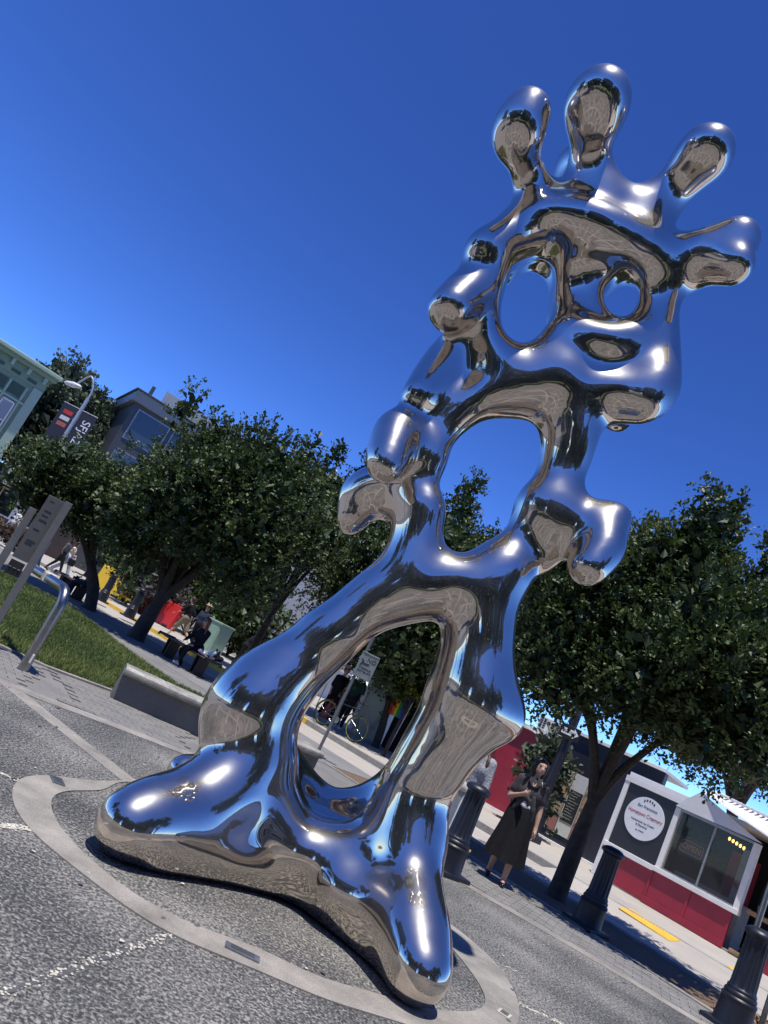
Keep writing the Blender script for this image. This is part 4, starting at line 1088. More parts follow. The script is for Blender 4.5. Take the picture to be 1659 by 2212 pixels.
def heap(name, label, cat, p, rs, m, seed, n=9):
    r0 = np.random.default_rng(seed)
    chs = []
    for i in range(n):
        a = r0.uniform(-1, 1, 3) * np.array(rs); b = a + r0.uniform(-1, 1, 3) * np.array(rs) * .8
        chs.append(C4((a[0], a[1], abs(a[2]) * .7 + .03, .035), (b[0], b[1], abs(b[2]) + .03, .03)))
    v, q = melt(chs, .016, .014, relax=2); o = np_mesh(name, v, q, m); o.location = p
    return tag(o, label, cat)
q = st(-14.75, 10.75, .46); heap('cloth_heap', 'crumpled white cloth lying on the bench beside the woman', 'cloth', q, (.2, .15, .12), K_WHITE, 3, 14)
q = st(-14.55, 10.9, .46); heap('black_bag', 'soft black bag lying behind the white cloth on the bench', 'bag', q, (.2, .12, .15), K_BLACK, 4)
q = st(-22.2, 10.6, .46); heap('navy_coat', 'navy coat draped over the shaded bench', 'coat', q, (.2, .2, .14), K_NAVY, 5, 12)

# ------------------------------------------------------------------ bollards and poles
NAVY_P = mat('navy_black_enamel', (0.013, 0.015, 0.024), .42, var=.35, scale=5, bump=.12, bscale=40)
def bollard(label, p, rz, group='fluted bollards around the plaza', sc=1.0):
    r = empty('bollard', p, rz, label, 'bollard', group); r.scale = (sc,) * 3
    MB().box((0, 0, .025), (.46, .46, .05)).build('base_plate', NAVY_P, r, bevel=.012)
    MB().lathe([(.195, .05), (.188, .07), (.172, .28), (.174, .30)], 28).build('plinth', NAVY_P, r, smooth=True)
    MB().lathe([(.174, .30), (.18, .315), (.174, .33), (.158, .34), (.165, .355), (.16, .375), (.146, .39), (.15, .40), (.146, .415), (.138, .425)], 28).build('ring', NAVY_P, r, smooth=True)
    MB().lathe([(.136, .425), (.132, .45), (.118, .9), (.118, .94)], 96, (0, 0, 0), 12, .016, (.45, .9)).build('fluted_shaft', NAVY_P, r, smooth=True)
    MB().lathe([(.118, .94), (.124, .95), (.148, .965), (.152, .985), (.142, 1.01), (.105, 1.035), (.06, 1.048), (.005, 1.05)], 32).build('cap', NAVY_P, r, smooth=True)
    return r
bollard('navy fluted bollard in front of the two talking people, yellow scuffs on its ring', gnd(958, 1884), .5)
r = bollard('navy fluted bollard standing before the red creamery front', gnd(1264, 2003), .55)
bollard('navy fluted bollard beside the two leaning steel posts', gnd(1575, 2226), .55)
bollard('dark fluted bollard on the yellow kerb left of the red barrier', gnd(276, 1334, .12), .7)
bollard('dark fluted bollard on the yellow kerb in front of the yellow barriers', gnd(217, 1298, .12), .7)
MB().box((.13, -.12, .336), (.06, .02, .02), .8).build('yellow_scuff', M_YEL, bpy.data.objects['bollard'])
STEEL = mat('brushed_steel', (0.33, 0.32, 0.31), .3, metal=1.0, var=.2, scale=9, bump=.05)
GREYP = mat('grey_powder_coat', (0.135, 0.14, 0.145), .5, var=.12, scale=6)
for k, (px, lab) in enumerate((((1572, 2194), 'slim steel post rising left of the last bollard'), ((1642, 2222), 'slim steel post partly cut off at the bottom right corner'))):
    g = gnd(*px); mb = MB()
    o = empty('steel_post', g, 0, lab, 'post', 'steel posts at the corner')
    MB().tube([(0, 0, 0), (0, 0, 1.75)], .032, 12).build('tube', STEEL, o, smooth=True)
    MB().lathe([(.07, 0), (.07, .012), (.04, .02)], 16).build('flange', STEEL, o, smooth=True)
# bent pipe rail, far left
def rail():
    g = gnd(47, 1449); o = empty('pipe_rail', g, 0, 'bent stainless pipe rail rising from the paving beside the lawn', 'rail')
    a = gnd(118, 1262, .80); b = gnd(58, 1212, .80)
    hv = Vector((-.64, .77, 0)); L = 1.42
    pts = [(0, 0, -.02), (0, 0, .3), (0, 0, .75)]
    for k in range(1, 7):
        t = k / 6 * math.pi / 2; rr = .2
        pts.append((hv.x * rr * (1 - math.cos(t)), hv.y * rr * (1 - math.cos(t)), .75 + rr * math.sin(t)))
    e = Vector((hv.x * (L - .2), hv.y * (L - .2), .95)); pts.append(tuple(e))
    for k in range(1, 7):
        t = k / 6 * math.pi / 2; rr = .22
        pts.append((e.x + hv.x * rr * math.sin(t), e.y + hv.y * rr * math.sin(t), .95 + rr * (1 - math.cos(t))))
    pts.append((e.x + hv.x * .22, e.y + hv.y * .22, 1.33))
    MB().tube(pts, .056, 20).build('pipe', STEEL, o, smooth=True)
    MB().lathe([(.075, 0), (.075, .01), (.057, .015)], 20).build('flange', STEEL, o, smooth=True)
    s_ = Vector((hv.x * .72, hv.y * .72, .95))
    MB().box(s_, (.05, .125, .118), math.atan2(hv.y, hv.x)).build('sticker', mat('white_sticker', (.7, .7, .68), .5), o, bevel=.01)
    MB().box(s_ + Vector((hv.x * .05, hv.y * .05, 0)), (.04, .121, .116), math.atan2(hv.y, hv.x)).build('sticker', M_YEL, o, bevel=.01)
    MB().box((.035, -.045, .16), (.05, .012, .1), -.6).build('sticker', mat('white_sticker', (.7, .7, .68), .5), o, bevel=.004)
rail()
# interpretive sign on two flat posts
def info_sign():
    Y = 8.75
    tr, tl = at(150, 1086, Y), at(128, 1079, Y + .02)
    base = Vector((tr.x, Y, 0)); hgt = tr.z
    o = empty('park_sign', base, math.radians(14), 'tall grey park sign on two flat posts, its panel edge-on above the pipe rail', 'sign')
    MB().box((0, 0, hgt / 2), (.085, .03, hgt)).build('post', GREYP, o, bevel=.003)
    MB().box((-.31, .06, hgt / 2 - .12), (.085, .03, hgt - .24), .12).build('post', GREYP, o, bevel=.003)
    MB().box((-.135, .03, hgt - .42), (.20, .035, .80), .12).build('panel', mat('sign_panel', (.095, .10, .098), .55, var=.1), o, bevel=.003)
    ink = mat('sign_ink', (.03, .03, .03), .6)
    for z, w in ((.08, .05), (.2, .08), (.26, .07), (.32, .09), (.44, .07), (.58, .1), (.62, .08)):
        MB().box((-.19 + w / 2, .008, hgt - z), (w, .002, .012), .12).build('text_line', ink, o)
    MB().box((-.14, .02, hgt - .93), (.16, .03, .17), .12).build('symbol_plate', mat('symbol_black', (.02, .02, .02), .5), o, bevel=.002)
    for k in range(3):
        MB().lathe([(.018, 0), (.018, .004)], 12, (0, 0, 0)).build('symbol', mat('symbol_white', (.4, .4, .4), .5), o).location = (-.19 + k * .05, .002 + k * .006, hgt - .93)
        bpy.context.view_layer.objects.active = None
info_sign()
# low curved wall with coping
def low_wall():
    pts = [tuple(p) for p in (gnd(236, 1509), gnd(330, 1551), gnd(440, 1597))]; d = Vector(pts[2]) - Vector(pts[1])
    pts += [tuple(Vector(pts[2]) + d * 1.1 + Vector((.02, .06, 0))), tuple(Vector(pts[2]) + d * 2.3 + Vector((0, .22, 0)))]
    C = catmull(pts, 8)
    o = empty('low_wall', (0, 0, 0), 0, 'low curved concrete wall with rounded pale coping between lawn and plaza', 'wall')
    h = at(262, 1432, pts[0][1] + .1).z
    print('wall h', h)
    def sweep(prof, m, name, C=C):
        vs, fs = [], []; n = len(prof)
        for i, p in enumerate(C):
            a, b = C[max(i - 1, 0)], C[min(i + 1, len(C) - 1)]
            t = Vector((b[0] - a[0], b[1] - a[1], 0)).normalized(); nn = Vector((-t.y, t.x, 0))
            for (q, z) in prof: vs.append((p[0] + nn.x * q, p[1] + nn.y * q, z))
        for i in range(len(C) - 1):
            for k in range(n): fs.append((i * n + k, i * n + (k + 1) % n, (i + 1) * n + (k + 1) % n, (i + 1) * n + k))
        fs += [tuple(range(n)), tuple((len(C) - 1) * n + k for k in range(n))[::-1]]
        mb = MB(); mb.add(vs, fs); return mb.build(name, m, o, smooth=True)
    sweep([(.03, -.05), (.03, h - .09), (.36, h - .09), (.36, -.05)], mat_concrete('wall_concrete', (.20, .195, .185), var=.15, scale=2), 'wall_body')
    cc = mat_concrete('coping_concrete', (.40, .385, .35), var=.45, scale=4)
    for k in range(4):
        seg = C[k * 8:(k + 1) * 8 + 1].copy()
        seg[0] = seg[0] * .985 + seg[1] * .015 if k else seg[0]
        sweep([(-.02, h - .09), (-.045, h - .07), (-.05, h - .045), (-.045, h - .02), (-.02, h), (.4, h), (.43, h - .02), (.43, h - .07), (.41, h - .09)], cc, 'coping', seg)
low_wall()
# bronze plaques let into the ring
PLQ = mat('plaque_metal', (.22, .24, .27), .38, metal=.7, var=.2, scale=30)
PLW = mat('plaque_pale', (.5, .48, .42), .5, var=.1)
def plaque(label, c, a, w, d, m, cells=0, lines=0):
    o = empty('plaque', (c.x, c.y, .008), a, label, 'plaque', 'plaques set in the ring')
    MB().box((0, 0, .004), (w, d, .012)).build('plate', m, o, bevel=.002)
    dk = mat('plaque_engraving', (.06, .06, .065), .5)
    for k in range(lines): MB().box((0, d * (.25 - .5 * k / max(lines - 1, 1)), .011), (w * .7, d * .06, .002)).build('text_line', dk, o)
    for k in range(cells): MB().box((-w * .28 + k * w * .28, 0, .011), (w * .16, d * .6, .002)).build('symbol', dk, o)
c = gnd(122, 1690); plaque('small blue-grey plaque with three symbols at the left of the ring', c, math.radians(-60), .13, .085, PLQ, 3)
c = gnd(521, 2062); plaque('long grey nameplate set in the ring nearest the camera', c, math.radians(2), .19, .07, PLQ, 0, 3)
c = gnd(1088, 2194); plaque('pale square plaque with dark symbols at the right of the ring', c, math.radians(60), .1, .085, PLW, 3)
# ------------------------------------------------------------------ buildings
WHITE_P = mat('white_paint', (.74, .73, .71), .5, var=.07, scale=3)
RED_P = mat('red_paint', (.29, .014, .032), .42, var=.14, scale=3)
NAVY_W = mat('navy_wall', (.012, .014, .026), .5, var=.2, scale=2)
DARKIN = mat('dark_interior', (.012, .012, .013), .8, var=.2)
GLASS = mat_glass('window_glass', (.06, .062, .062), .03, .3)
GLASS_D = mat_glass('dark_glass', (.02, .024, .028), .04, .9)
class Fac:
    """a wall plane from A (left) to B (right) as seen from the plaza; x runs along it, -y towards the viewer"""
    def __init__(s, A, B, name, label, cat, z=0.0):
        s.A = Vector((A[0], A[1], 0)); d = Vector((B[0], B[1], 0)) - s.A
        s.L = d.length; s.u = d.normalized(); s.n = Vector((-s.u.y, s.u.x, 0))
        s.root = empty(name, (A[0], A[1], z), math.atan2(d.y, d.x), label, cat); s.z = z
    def q(s, x, y):
        d = ray(x, y); o = Vector((0, 0, CAM_H)); t = (s.A - o).dot(s.n) / d.dot(s.n); p = o + d * t
        return (p - s.A).dot(s.u), p.z - s.z
    def b(s, mb, s0, s1, z0, z1, o0=0.0, o1=.03):
        return mb.box(((s0 + s1) / 2, -(o0 + o1) / 2, (z0 + z1) / 2), (abs(s1 - s0), abs(o1 - o0), abs(z1 - z0)))
    def part(s, name, m, s0, s1, z0, z1, o0=0.0, o1=.03, bevel=.004, parent=None):
        return s.b(MB(), s0, s1, z0, z1, o0, o1).build(name, m, parent or s.root, bevel=bevel)
    def poly(s, name, m, pts, o0, o1, parent=None, bevel=0.0):
        mb = MB().slab([(p[0], -o0, p[1]) for p in pts], (0, -1, 0), o1 - o0); return mb.build(name, m, parent or s.root, bevel=bevel)
# --- creamery
A = gnd(1282, 1887, .12); B = gnd(1560, 2050, .12)
cm = Fac(A, B, 'creamery_shop', 'small red and white creamery shop with round sign and sliding window', 'shop', .12)
cm.part('floor_slab', M_KERB, -.05, 4.6, -.02, .03, -2.4, .02)
cm.part('back_wall', DARKIN, -.02, 4.6, .03, 2.3, -2.3, -2.2); cm.part('side_wall', WHITE_P, -.07, -.03, .03, 2.0, -2.3, -.02)
cm.part('roof', WHITE_P, -.08, 4.6, 2.22, 2.32, -2.4, -.1)
cm.part('lower_panel', RED_P, .055, 1.17, 0, .64, -.05, .0); cm.part('lower_panel', RED_P, 1.2, 2.84, .0, .66, -.03, .055)
for x in (1.17, 1.99, 2.80): cm.part('panel_trim', RED_P, x, x + .055, .12, .658, .055, .072, .006)
cm.part('base_board', RED_P, 1.17, 2.86, .005, .13, .055, .085, .006); cm.part('base_board', RED_P, .06, 1.165, .005, .12, .0, .02, .006)
cm.part('sill', WHITE_P, -.02, 1.21, .64, .745, -.05, .06, .008); cm.part('sill', WHITE_P, 1.2, 2.95, .662, .76, -.05, .12, .008)
cm.part('post', WHITE_P, -.06, .055, .0, 2.2, -.06, .035, .006); cm.part('post', WHITE_P, 1.22, 1.33, .76, 2.02, -.05, .10, .006); cm.part('post', WHITE_P, 2.83, 2.94, .76, 2.02, -.05, .10, .006)
cm.part('dark_panel', mat('black_board', (.02, .02, .024), .4), .056, 1.22, .746, 2.1, -.04, 0.004)
cm.part('header', WHITE_P, -.06, 1.3, 2.1, 2.22, -.05, .05)
ss = MB(); n = 48
ss.slab([(.63 + .445 * math.cos(2 * math.pi * k / n), -.006, 1.51 + .445 * math.sin(2 * math.pi * k / n)) for k in range(n)], (0, -1, 0), .02)
disc = ss.build('round_sign', mat('sign_white', (.70, .71, .73), .5, var=.04), cm.root)
inkr, inkb = mat('ink_red', (.36, .02, .03), .5), mat('ink_navy', (.02, .025, .06), .5)
RX = (math.pi / 2, 0, 0)
for tx, sz, z, m, sx in (('San Francisco', .085, 1.735, inkb, 1), ('Hometown Creamery', .112, 1.575, inkr, .80), ('Homemade Ice Cream', .06, 1.42, inkb, 1), ('& Desserts', .06, 1.345, inkb, 1), ('Est. MMXIV', .04, 1.24, inkb, 1)):
    text_obj('lettering', tx, sz, m, disc, (.63, -.028, z), RX, sx=sx)
for k in range(5):
    a = math.pi * (.25 + .5 * k / 4); MB().box((.63 + .16 * math.cos(a), -.028, 1.77 + .12 * math.sin(a)), (.03, .004, .05)).build('emblem', inkb, disc)
cm.part('window_track', mat('grey_alu', (.3, .3, .3), .4, metal=.6), 1.33, 2.83, 1.98, 2.03, .0, .11); cm.part('window_track', mat('grey_alu', (.3, .3, .3)), 1.33, 2.83, .76, .79, .0, .1)
w = cm.part('window', mat('grey_alu', (.3, .3, .3)), 2.055, 2.095, .79, 1.98, .01, .06)
for a, b, z in ((1.335, 2.06, .035), (2.09, 2.825, .02)): cm.part('pane', GLASS, a, b, .79, 1.98, z, z + .008, 0, w).matrix_parent_inverse = Matrix()
# the fabric canopy above the window
M_CAN = mat('canopy_fabric', (.66, .66, .67), .7, var=.05, bump=.2, bscale=300)
cm.poly('canopy', M_CAN, [(1.22, 2.03), (1.36, 2.22), (1.62, 2.5), (1.75, 2.44), (2.96, 2.05)], .02, .14)
mb = MB(); P0, P1 = (1.62, 2.5), (2.98, 2.03)
mb.add([(P0[0], -.14, P0[1]), (P1[0] + .9, -.5, P1[1] + .02), (P1[0] + 1.3, .25, P1[1] + .42), (P0[0] + .1, .35, P0[1] + .14), (P0[0], -.12, P0[1] + .03), (P1[0] + .9, -.48, P1[1] + .06), (P1[0] + 1.3, .25, P1[1] + .46), (P0[0] + .1, .35, P0[1] + .18)],
       [(0, 1, 2, 3), (7, 6, 5, 4), (0, 4, 5, 1), (1, 5, 6, 2), (2, 6, 7, 3), (3, 7, 4, 0)])
mb.build('canopy', M_CAN, cm.root)
for k in range(22):
    f = k / 21; MB().box((1.9 + f * 2.2, .3, 2.62 - f * .1), (.05, .5, .05)).build('corrugation', WHITE_P, cm.root, bevel=.012)
# inside the shop
cm.part('counter', mat('counter_white', (.4, .4, .4), .4), 1.4, 2.8, .03, .85, -.9, -.4)
cm.part('machine', mat('machine_red', (.22, .015, .03), .4), 2.2, 2.62, .85, 1.72, -1.2, -.7, .02)
cm.part('interior_board', mat('board_pale', (.42, .43, .44), .6), 2.5, 2.74, .85, 1.85, -.5, -.46)
text_obj('reversed_lettering', 'Hom', .2, inkr, cm.root, (2.60, .445, 1.15), RX, mirror=True, sx=.8)
for k in range(5):
    MB().lathe([(.001, 0), (.022, .02), (.026, .045), (.016, .07), (.004, .08)], 12, (2.16 + k * .07, .5 + .02 * k, 1.86 - .012 * k)).build('lamp', mat('lamp_glow', (.8, .5, .2), .5, emit=(1, .5, .12), estr=5), cm.root, smooth=True)
neon_b = mat('neon_blue', (.05, .055, .25), .4, emit=(.10, .12, .9), estr=.08); neon_r = mat('neon_red', (.2, .04, .03), .4, emit=(1, .16, .06), estr=.06)
rr = [(1.5, 1.30), (1.53, 1.27), (1.93, 1.27), (1.96, 1.30), (1.96, 1.47), (1.93, 1.5), (1.53, 1.5), (1.5, 1.47)]
ns = MB().tube([(a, .03, z) for a, z in rr], .007, 8, closed=True).build('neon_sign', neon_b, cm.root, smooth=True)
text_obj('neon_lettering', 'OPEN', .17, neon_r, ns, (1.73, .03, 1.385), RX, ext=.004, sx=.9)
# doorway, counter and person on its right
cm.part('door_jamb', WHITE_P, 3.52, 3.58, .0, 2.1, -.1, .06); cm.part('door_leaf', mat('pale_cladding', (.35, .36, .37), .6), 3.1, 3.5, .75, 2.05, -1.0, -.95)
cm.part('shelf', mat('raw_wood', (.32, .19, .09), .6, var=.3, scale=12), 3.05, 3.6, .78, .86, -.5, .02); cm.part('threshold', mat('raw_wood', (.32, .19, .09)), 2.97, 3.5, .03, .09, -.1, .05)
cm.part('lower_panel', RED_P, 3.58, 4.55, .0, .74, -.05, .05); cm.part('sill', WHITE_P, 3.58, 4.55, .74, .83, -.05, .1); cm.part('post', WHITE_P, 3.59, 3.66, .83, 2.02, -.05, .06)
cm.part('pane', GLASS_D, 3.66, 4.55, .83, 2.02, -.02, .0)
pp = cm.A + cm.u * 3.22 + cm.n * .45
person('dark silhouetted person standing inside the creamery doorway', (pp.x, pp.y, .15), math.radians(190), 1.62, K_BLACK, K_BLACK, 'pants', .5, K_BLACK, HAIR_B, 'short', vox=.024)
# --- menu shop with the red wall and the air conditioner
mn = Fac((7.242, 19.839), (8.434, 18.802), 'menu_shop', 'dark navy shop front beside a red wall, with a framed menu board', 'shop', .12)
mn.part('dark_wall', NAVY_W, -.42, 2.4, .0, 2.75, -.3, .0); mn.part('threshold', WHITE_P, -.3, 2.4, -.03, .04, .0, .12)
mn.part('red_wall', RED_P, -2.9, -.57, .0, 2.32, -.3, .02); mn.part('column', WHITE_P, -.57, -.44, -.02, 2.4, -.05, .08); mn.part('roof_edge', WHITE_P, -3.0, -.3, 2.32, 2.44, -2.5, .16)
mn.part('roof_edge', mat('white_paint', (.74, .73, .71)), -.3, 2.4, 2.75, 2.83, -2.5, .1); mn.part('base_board', WHITE_P, -2.9, -.6, -.02, .07, .02, .06)
bd = mn.part('menu_board', mat('board_white', (.55, .57, .56), .5, var=.06), .1, .98, .25, 1.82, .0, .03)
mn.part('board_frame', mat('frame_black', (.02, .02, .02), .4), .08, .10, .23, 1.84, .0, .05, .002, bd); mn.part('board_frame', mat('frame_black', (.02, .02, .02)), .98, 1.0, .23, 1.84, .0, .05, .002, bd)
food = [((.42, .30, .18), (.62, .5, .36)), ((.36, .2, .12), (.55, .36, .22)), ((.36, .14, .11), (.6, .45, .33)), ((.38, .34, .3), (.5, .12, .1))]
for k in range(4):
    for (s0, s1) in ((.13, .36), (.78, .95)):
        z1 = 1.78 - k * .39
        mn.part('picture_frame', mat('frame_black', (.02, .02, .02)), s0 - .012, s1 + .012, z1 - .345, z1 + .012, .03, .04, .002, bd)
        m_ = mat('food_print_%d' % k, food[k][0], .5, var=.5, scale=16, var2=food[k][1])
        mn.part('food_picture', m_, s0, s1, z1 - .335, z1, .04, .044, 0, bd)
ck = mn.part('chalk_board', mat('slate', (.018, .02, .024), .7, var=.4, scale=5), .40, .75, .6, 1.4, .03, .045, .003, bd)
chalk = mat('chalk', (.45, .46, .46), .9)
for k in range(10):
    z = 1.34 - k * .072; s0 = .43 + random.uniform(0, .03); L = random.uniform(.16, .27)
    pts = [(s0 + L * i / 14, -.047, z + random.uniform(-.012, .012)) for i in range(15)]
    MB().tube(pts, .0035, 4).build('chalk_scrawl', chalk, ck)
ac = empty('air_conditioner', mn.A + mn.u * -.75 - mn.n * .0 + Vector((0, 0, 2.57)), math.atan2(mn.u.y, mn.u.x), 'white air conditioner unit with round fan grille on the red shop roof', 'air conditioner')
MB().box((0, .15, .2), (.78, .3, .36)).build('casing', mat('ac_white', (.68, .68, .66), .4), ac, bevel=.012)
MB().lathe([(.15, 0), (.15, .02), (.12, .025)], 28).build('fan_ring', mat('ac_grey', (.3, .3, .3), .4), ac, smooth=True).rotation_euler = RX
bpy.data.objects['fan_ring'].location = (.14, 0, .2)
MB().lathe([(.135, 0), (.13, .004)], 24).build('fan_dark', DARKIN, ac).rotation_euler = RX
bpy.data.objects['fan_dark'].location = (.14, -.021, .2)
for k in range(8):
    a = k * math.pi / 4; MB().box((.14 + .07 * math.cos(a), -.028, .2 + .07 * math.sin(a)), (.13, .006, .006), m=Matrix.Rotation(-a, 3, 'Y')).build('grille_bar', mat('ac_white', (.68, .68, .66)), ac)
for r_ in range(5):
    for c_ in range(2): MB().box((-.3 + c_ * .1, -.004, .08 + r_ * .06), (.075, .012, .035)).build('louvre', DARKIN, ac)
for x in (-.3, .3): MB().box((x, .15, .01), (.08, .34, .02)).build('foot', IRON, ac)
tag(MB().tube(catmull([mn.A + mn.u * a - mn.n * .2 + Vector((0, 0, z)) for a, z in ((-1.3, 2.5), (-1.0, 2.42), (-.7, 2.36), (-.5, 2.3), (-.45, 2.0), (-.47, 1.6))], 4), .012, 6).build('cable', mat('white_paint', (.74, .73, .71)), smooth=True), 'white cable sagging below the air conditioner', 'cable')
# --- lamp post with one-way sign
lp = gnd(1134, 1822, .0)
lr = empty('lamp_post', (lp.x, lp.y, 0), .6, 'dark fluted lamp post carrying the ONE WAY plate', 'lamp post')
MB().box((0, 0, .12), (.46, .46, .2)).build('base', NAVY_P, lr, bevel=.03)
MB().lathe([(.2, .22), (.19, .3), (.17, .36), (.165, .8), (.15, .86)], 60, (0, 0, 0), 12, .02, (.36, .8)).build('fluted_base', NAVY_P, lr, smooth=True)
MB().lathe([(.15, .86), (.175, .9), (.18, .95), (.15, 1.0), (.135, 1.05)], 28).build('ring', NAVY_P, lr, smooth=True)
MB().lathe([(.125, 1.05), (.105, 2.4), (.085, 4.6)], 28).build('shaft', NAVY_P, lr, smooth=True)
MB().lathe([(.09, 4.6), (.16, 4.68), (.18, 4.9), (.12, 5.15), (.02, 5.3)], 20).build('lantern', mat('lantern_glass', (.5, .5, .48), .3), lr, smooth=True)
ow = empty('one_way_sign', (lp.x - .06, lp.y - .17, 2.62), math.radians(-18), 'black and white ONE WAY arrow plate on the lamp post', 'sign')
MB().box((0, 0, 0), (.46, .015, .3)).build('plate', mat('sign_black', (.012, .012, .012), .5), ow, bevel=.006)
MB().slab([(-.19, -.009, .07), (.08, -.009, .07), (.08, -.009, .115), (.2, -.009, 0), (.08, -.009, -.115), (.08, -.009, -.07), (-.19, -.009, -.07)], (0, -1, 0), .004).build('arrow', mat('sign_white2', (.7, .7, .7), .5), ow)
text_obj('lettering', 'ONE WAY', .085, mat('sign_black', (.012, .012, .012)), ow, (-.02, -.0145, 0), RX, sx=.8)
# --- glass kiosk seen through the lower hole
kA, kB = gnd(753, 1579, .12), gnd(812, 1612, .12)
kk = Fac(kA, kB, 'glass_kiosk', 'pale kiosk with green glass wall seen through the lower hole', 'kiosk', .12)
kh = kk.q(793, 1503)[1]
kk.part('corner_post', WHITE_P, -.08, .06, 0, 2.6, -.1, .03); kk.part('glass_wall', mat('green_glass', (.27, .33, .31), .12, var=.12, scale=.8), .06, kk.L * .95, .08, 2.6, -.06, 0)
kk.part('dark_gap', DARKIN, kk.L * .95, kk.L * 1.7, 0, 2.6, -.5, -.3); kk.part('white_wall', WHITE_P, kk.L * 1.7, kk.L * 3.3, 0, 2.6, -.3, .0)
kk.part('roof', WHITE_P, -.2, kk.L * 3.3, 2.6, 2.75, -2.5, .15); kk.part('floor_edge', M_BAND, -.1, kk.L * 1.6, -.02, .07, 0, .06); kk.part('side_wall', WHITE_P, -.08, -.02, 0, 2.6, -2.4, -.1)
kk.part('plank', mat('raw_wood', (.32, .19, .09)), kk.L * .9, kk.L * 1.5, 1.05, 1.2, .05, .09)
p_ = kk.A + kk.u * (kk.L * 1.62) - kk.n * .45
fl = empty('rainbow_flag', (p_.x, p_.y, .12), math.atan2(kk.u.y, kk.u.x) + .25, 'rainbow flag hanging beside the white kiosk wall', 'flag')
MB().tube([(0, 0, .0), (.16, 0, 2.5)], .015, 8).build('pole', WHITE_P, fl, smooth=True)
cols = [(.55, .02, .02), (.7, .2, .02), (.75, .6, .03), (.03, .3, .06), (.02, .1, .5), (.2, .03, .3)]
for k, c in enumerate(cols[:6]):
    vs, fs = [], []
    for j in range(9):
        z = 2.3 - j * .16
        for e in (0, 1):
            x = .1 - .085 * (5 - (k + e)) + .04 * math.sin(j * .9) - .02 * j
            vs.append((x, -.03 + .03 * math.sin(j * 1.1 + (k + e)), z)); vs.append((x, -.022 + .03 * math.sin(j * 1.1 + (k + e)), z))
    for j in range(8): b = j * 4; fs += [(b, b + 2, b + 6, b + 4), (b + 1, b + 5, b + 7, b + 3)]
    MB().add(vs, fs).build('stripe', mat('flag_%d' % k, c, .8, var=.1), fl, smooth=True, angle=3)
# parking sign on a slim pole
sg = gnd(681, 1636)
sr_ = empty('parking_sign', (sg.x, sg.y, 0), math.radians(-8), 'no parking plate on a slim grey pole seen through the lower hole', 'sign')
MB().tube([(0, 0, 0), (0, 0, 2.62)], .03, 10).build('pole', GREYP, sr_, smooth=True)
zt = at(779, 1402, sg.y).z; zb = at(760, 1456, sg.y).z
pl = MB().box((.12, -.04, (zt + zb) / 2), (.34, .012, zt - zb)).build('plate', mat('sign_grey', (.20, .23, .23), .5), sr_, bevel=.006)
pr = mat('sign_print', (.03, .045, .05), .6)
hh = zt - zb
text_obj('lettering', 'TOW-AWAY', .055, pr, pl, (.12, -.049, zt - hh * .08), RX); text_obj('lettering', 'NO', .11, pr, pl, (.18, -.049, zt - hh * .26), RX); text_obj('lettering', 'STOPPING', .05, pr, pl, (.12, -.049, zt - hh * .62), RX); text_obj('lettering', '7AM TO 6PM', .045, pr, pl, (.12, -.049, zt - hh * .74), RX)
for a, b in (((.0, .28), (.06, .4)), ((.06, .4), (.16, .38)), ((.04, .36), (.0, .5))): MB().tube([(a[0], -.048, zt - hh * a[1]), (b[0], -.048, zt - hh * b[1])], .012, 5).build('pictogram', pr, pl)
# bicycle and the people around it
BLK = mat('tyre_black', (.018, .018, .018), .7)
def bicycle(p, ang, label, fr):
    o = empty('bicycle', p, ang, label, 'bicycle')
    for x in (-.52, .52):
        w_ = MB().tube([(x + .33 * math.cos(2 * math.pi * k / 28), 0, .345 + .33 * math.sin(2 * math.pi * k / 28)) for k in range(28)], .018, 8, closed=True).build('wheel', BLK, o, smooth=True)
        MB().tube([(x + .305 * math.cos(2 * math.pi * k / 28), 0, .345 + .305 * math.sin(2 * math.pi * k / 28)) for k in range(28)], .01, 6, closed=True).build('rim', mat('rim_lime', (.22, .27, .05), .5), w_)
        mb = MB()
        for k in range(12): a = k * math.pi / 6; mb.tube([(x, 0, .345), (x + .3 * math.cos(a), 0, .345 + .3 * math.sin(a))], .0025, 4)
        mb.build('spokes', STEEL, w_)
    mb = MB()
    for a, b in (((-.52, .345), (-.12, .3)), ((-.12, .3), (-.22, .82)), ((-.12, .3), (.36, .78)), ((-.2, .74), (.38, .80)), ((-.52, .345), (-.2, .74)), ((.52, .345), (.36, .88))):
        mb.tube([(a[0], 0, a[1]), (b[0], 0, b[1])], .017, 8)
    mb.build('frame', fr, o, smooth=True)
    MB().tube(catmull([(.40, -.26, .98), (.36, -.1, .96), (.36, .1, .96), (.40, .26, .98)], 3), .013, 8).build('handlebar', BLK, o, smooth=True)
    MB().box((-.24, 0, .87), (.26, .12, .05)).build('saddle', BLK, o, bevel=.02)
    MB().lathe([(.09, 0), (.09, .01)], 16).build('chainring', STEEL, o).rotation_euler = RX
    bpy.data.objects['chainring'].location = (-.12, -.03, .3)
bk = gnd(724, 1583, .12)
bicycle((bk.x, bk.y, .12), UA + .25, 'dark bicycle with lime rims parked behind the sign pole', mat('bike_frame', (.03, .05, .045), .4))
person('man in bottle green T-shirt and dark trousers standing behind the bicycle', gnd(722, 1574, .12) + Vector((.1, .5, 0)), math.radians(160), 1.78, K_GREEN, K_BLACK, 'pants', .4, K_WHITE, HAIR_B, 'short', legs=((8, 4), (-6, 8)), arms=((12, 14, 30, 0), (10, 14, 30, 0)), vox=.024, female=False)
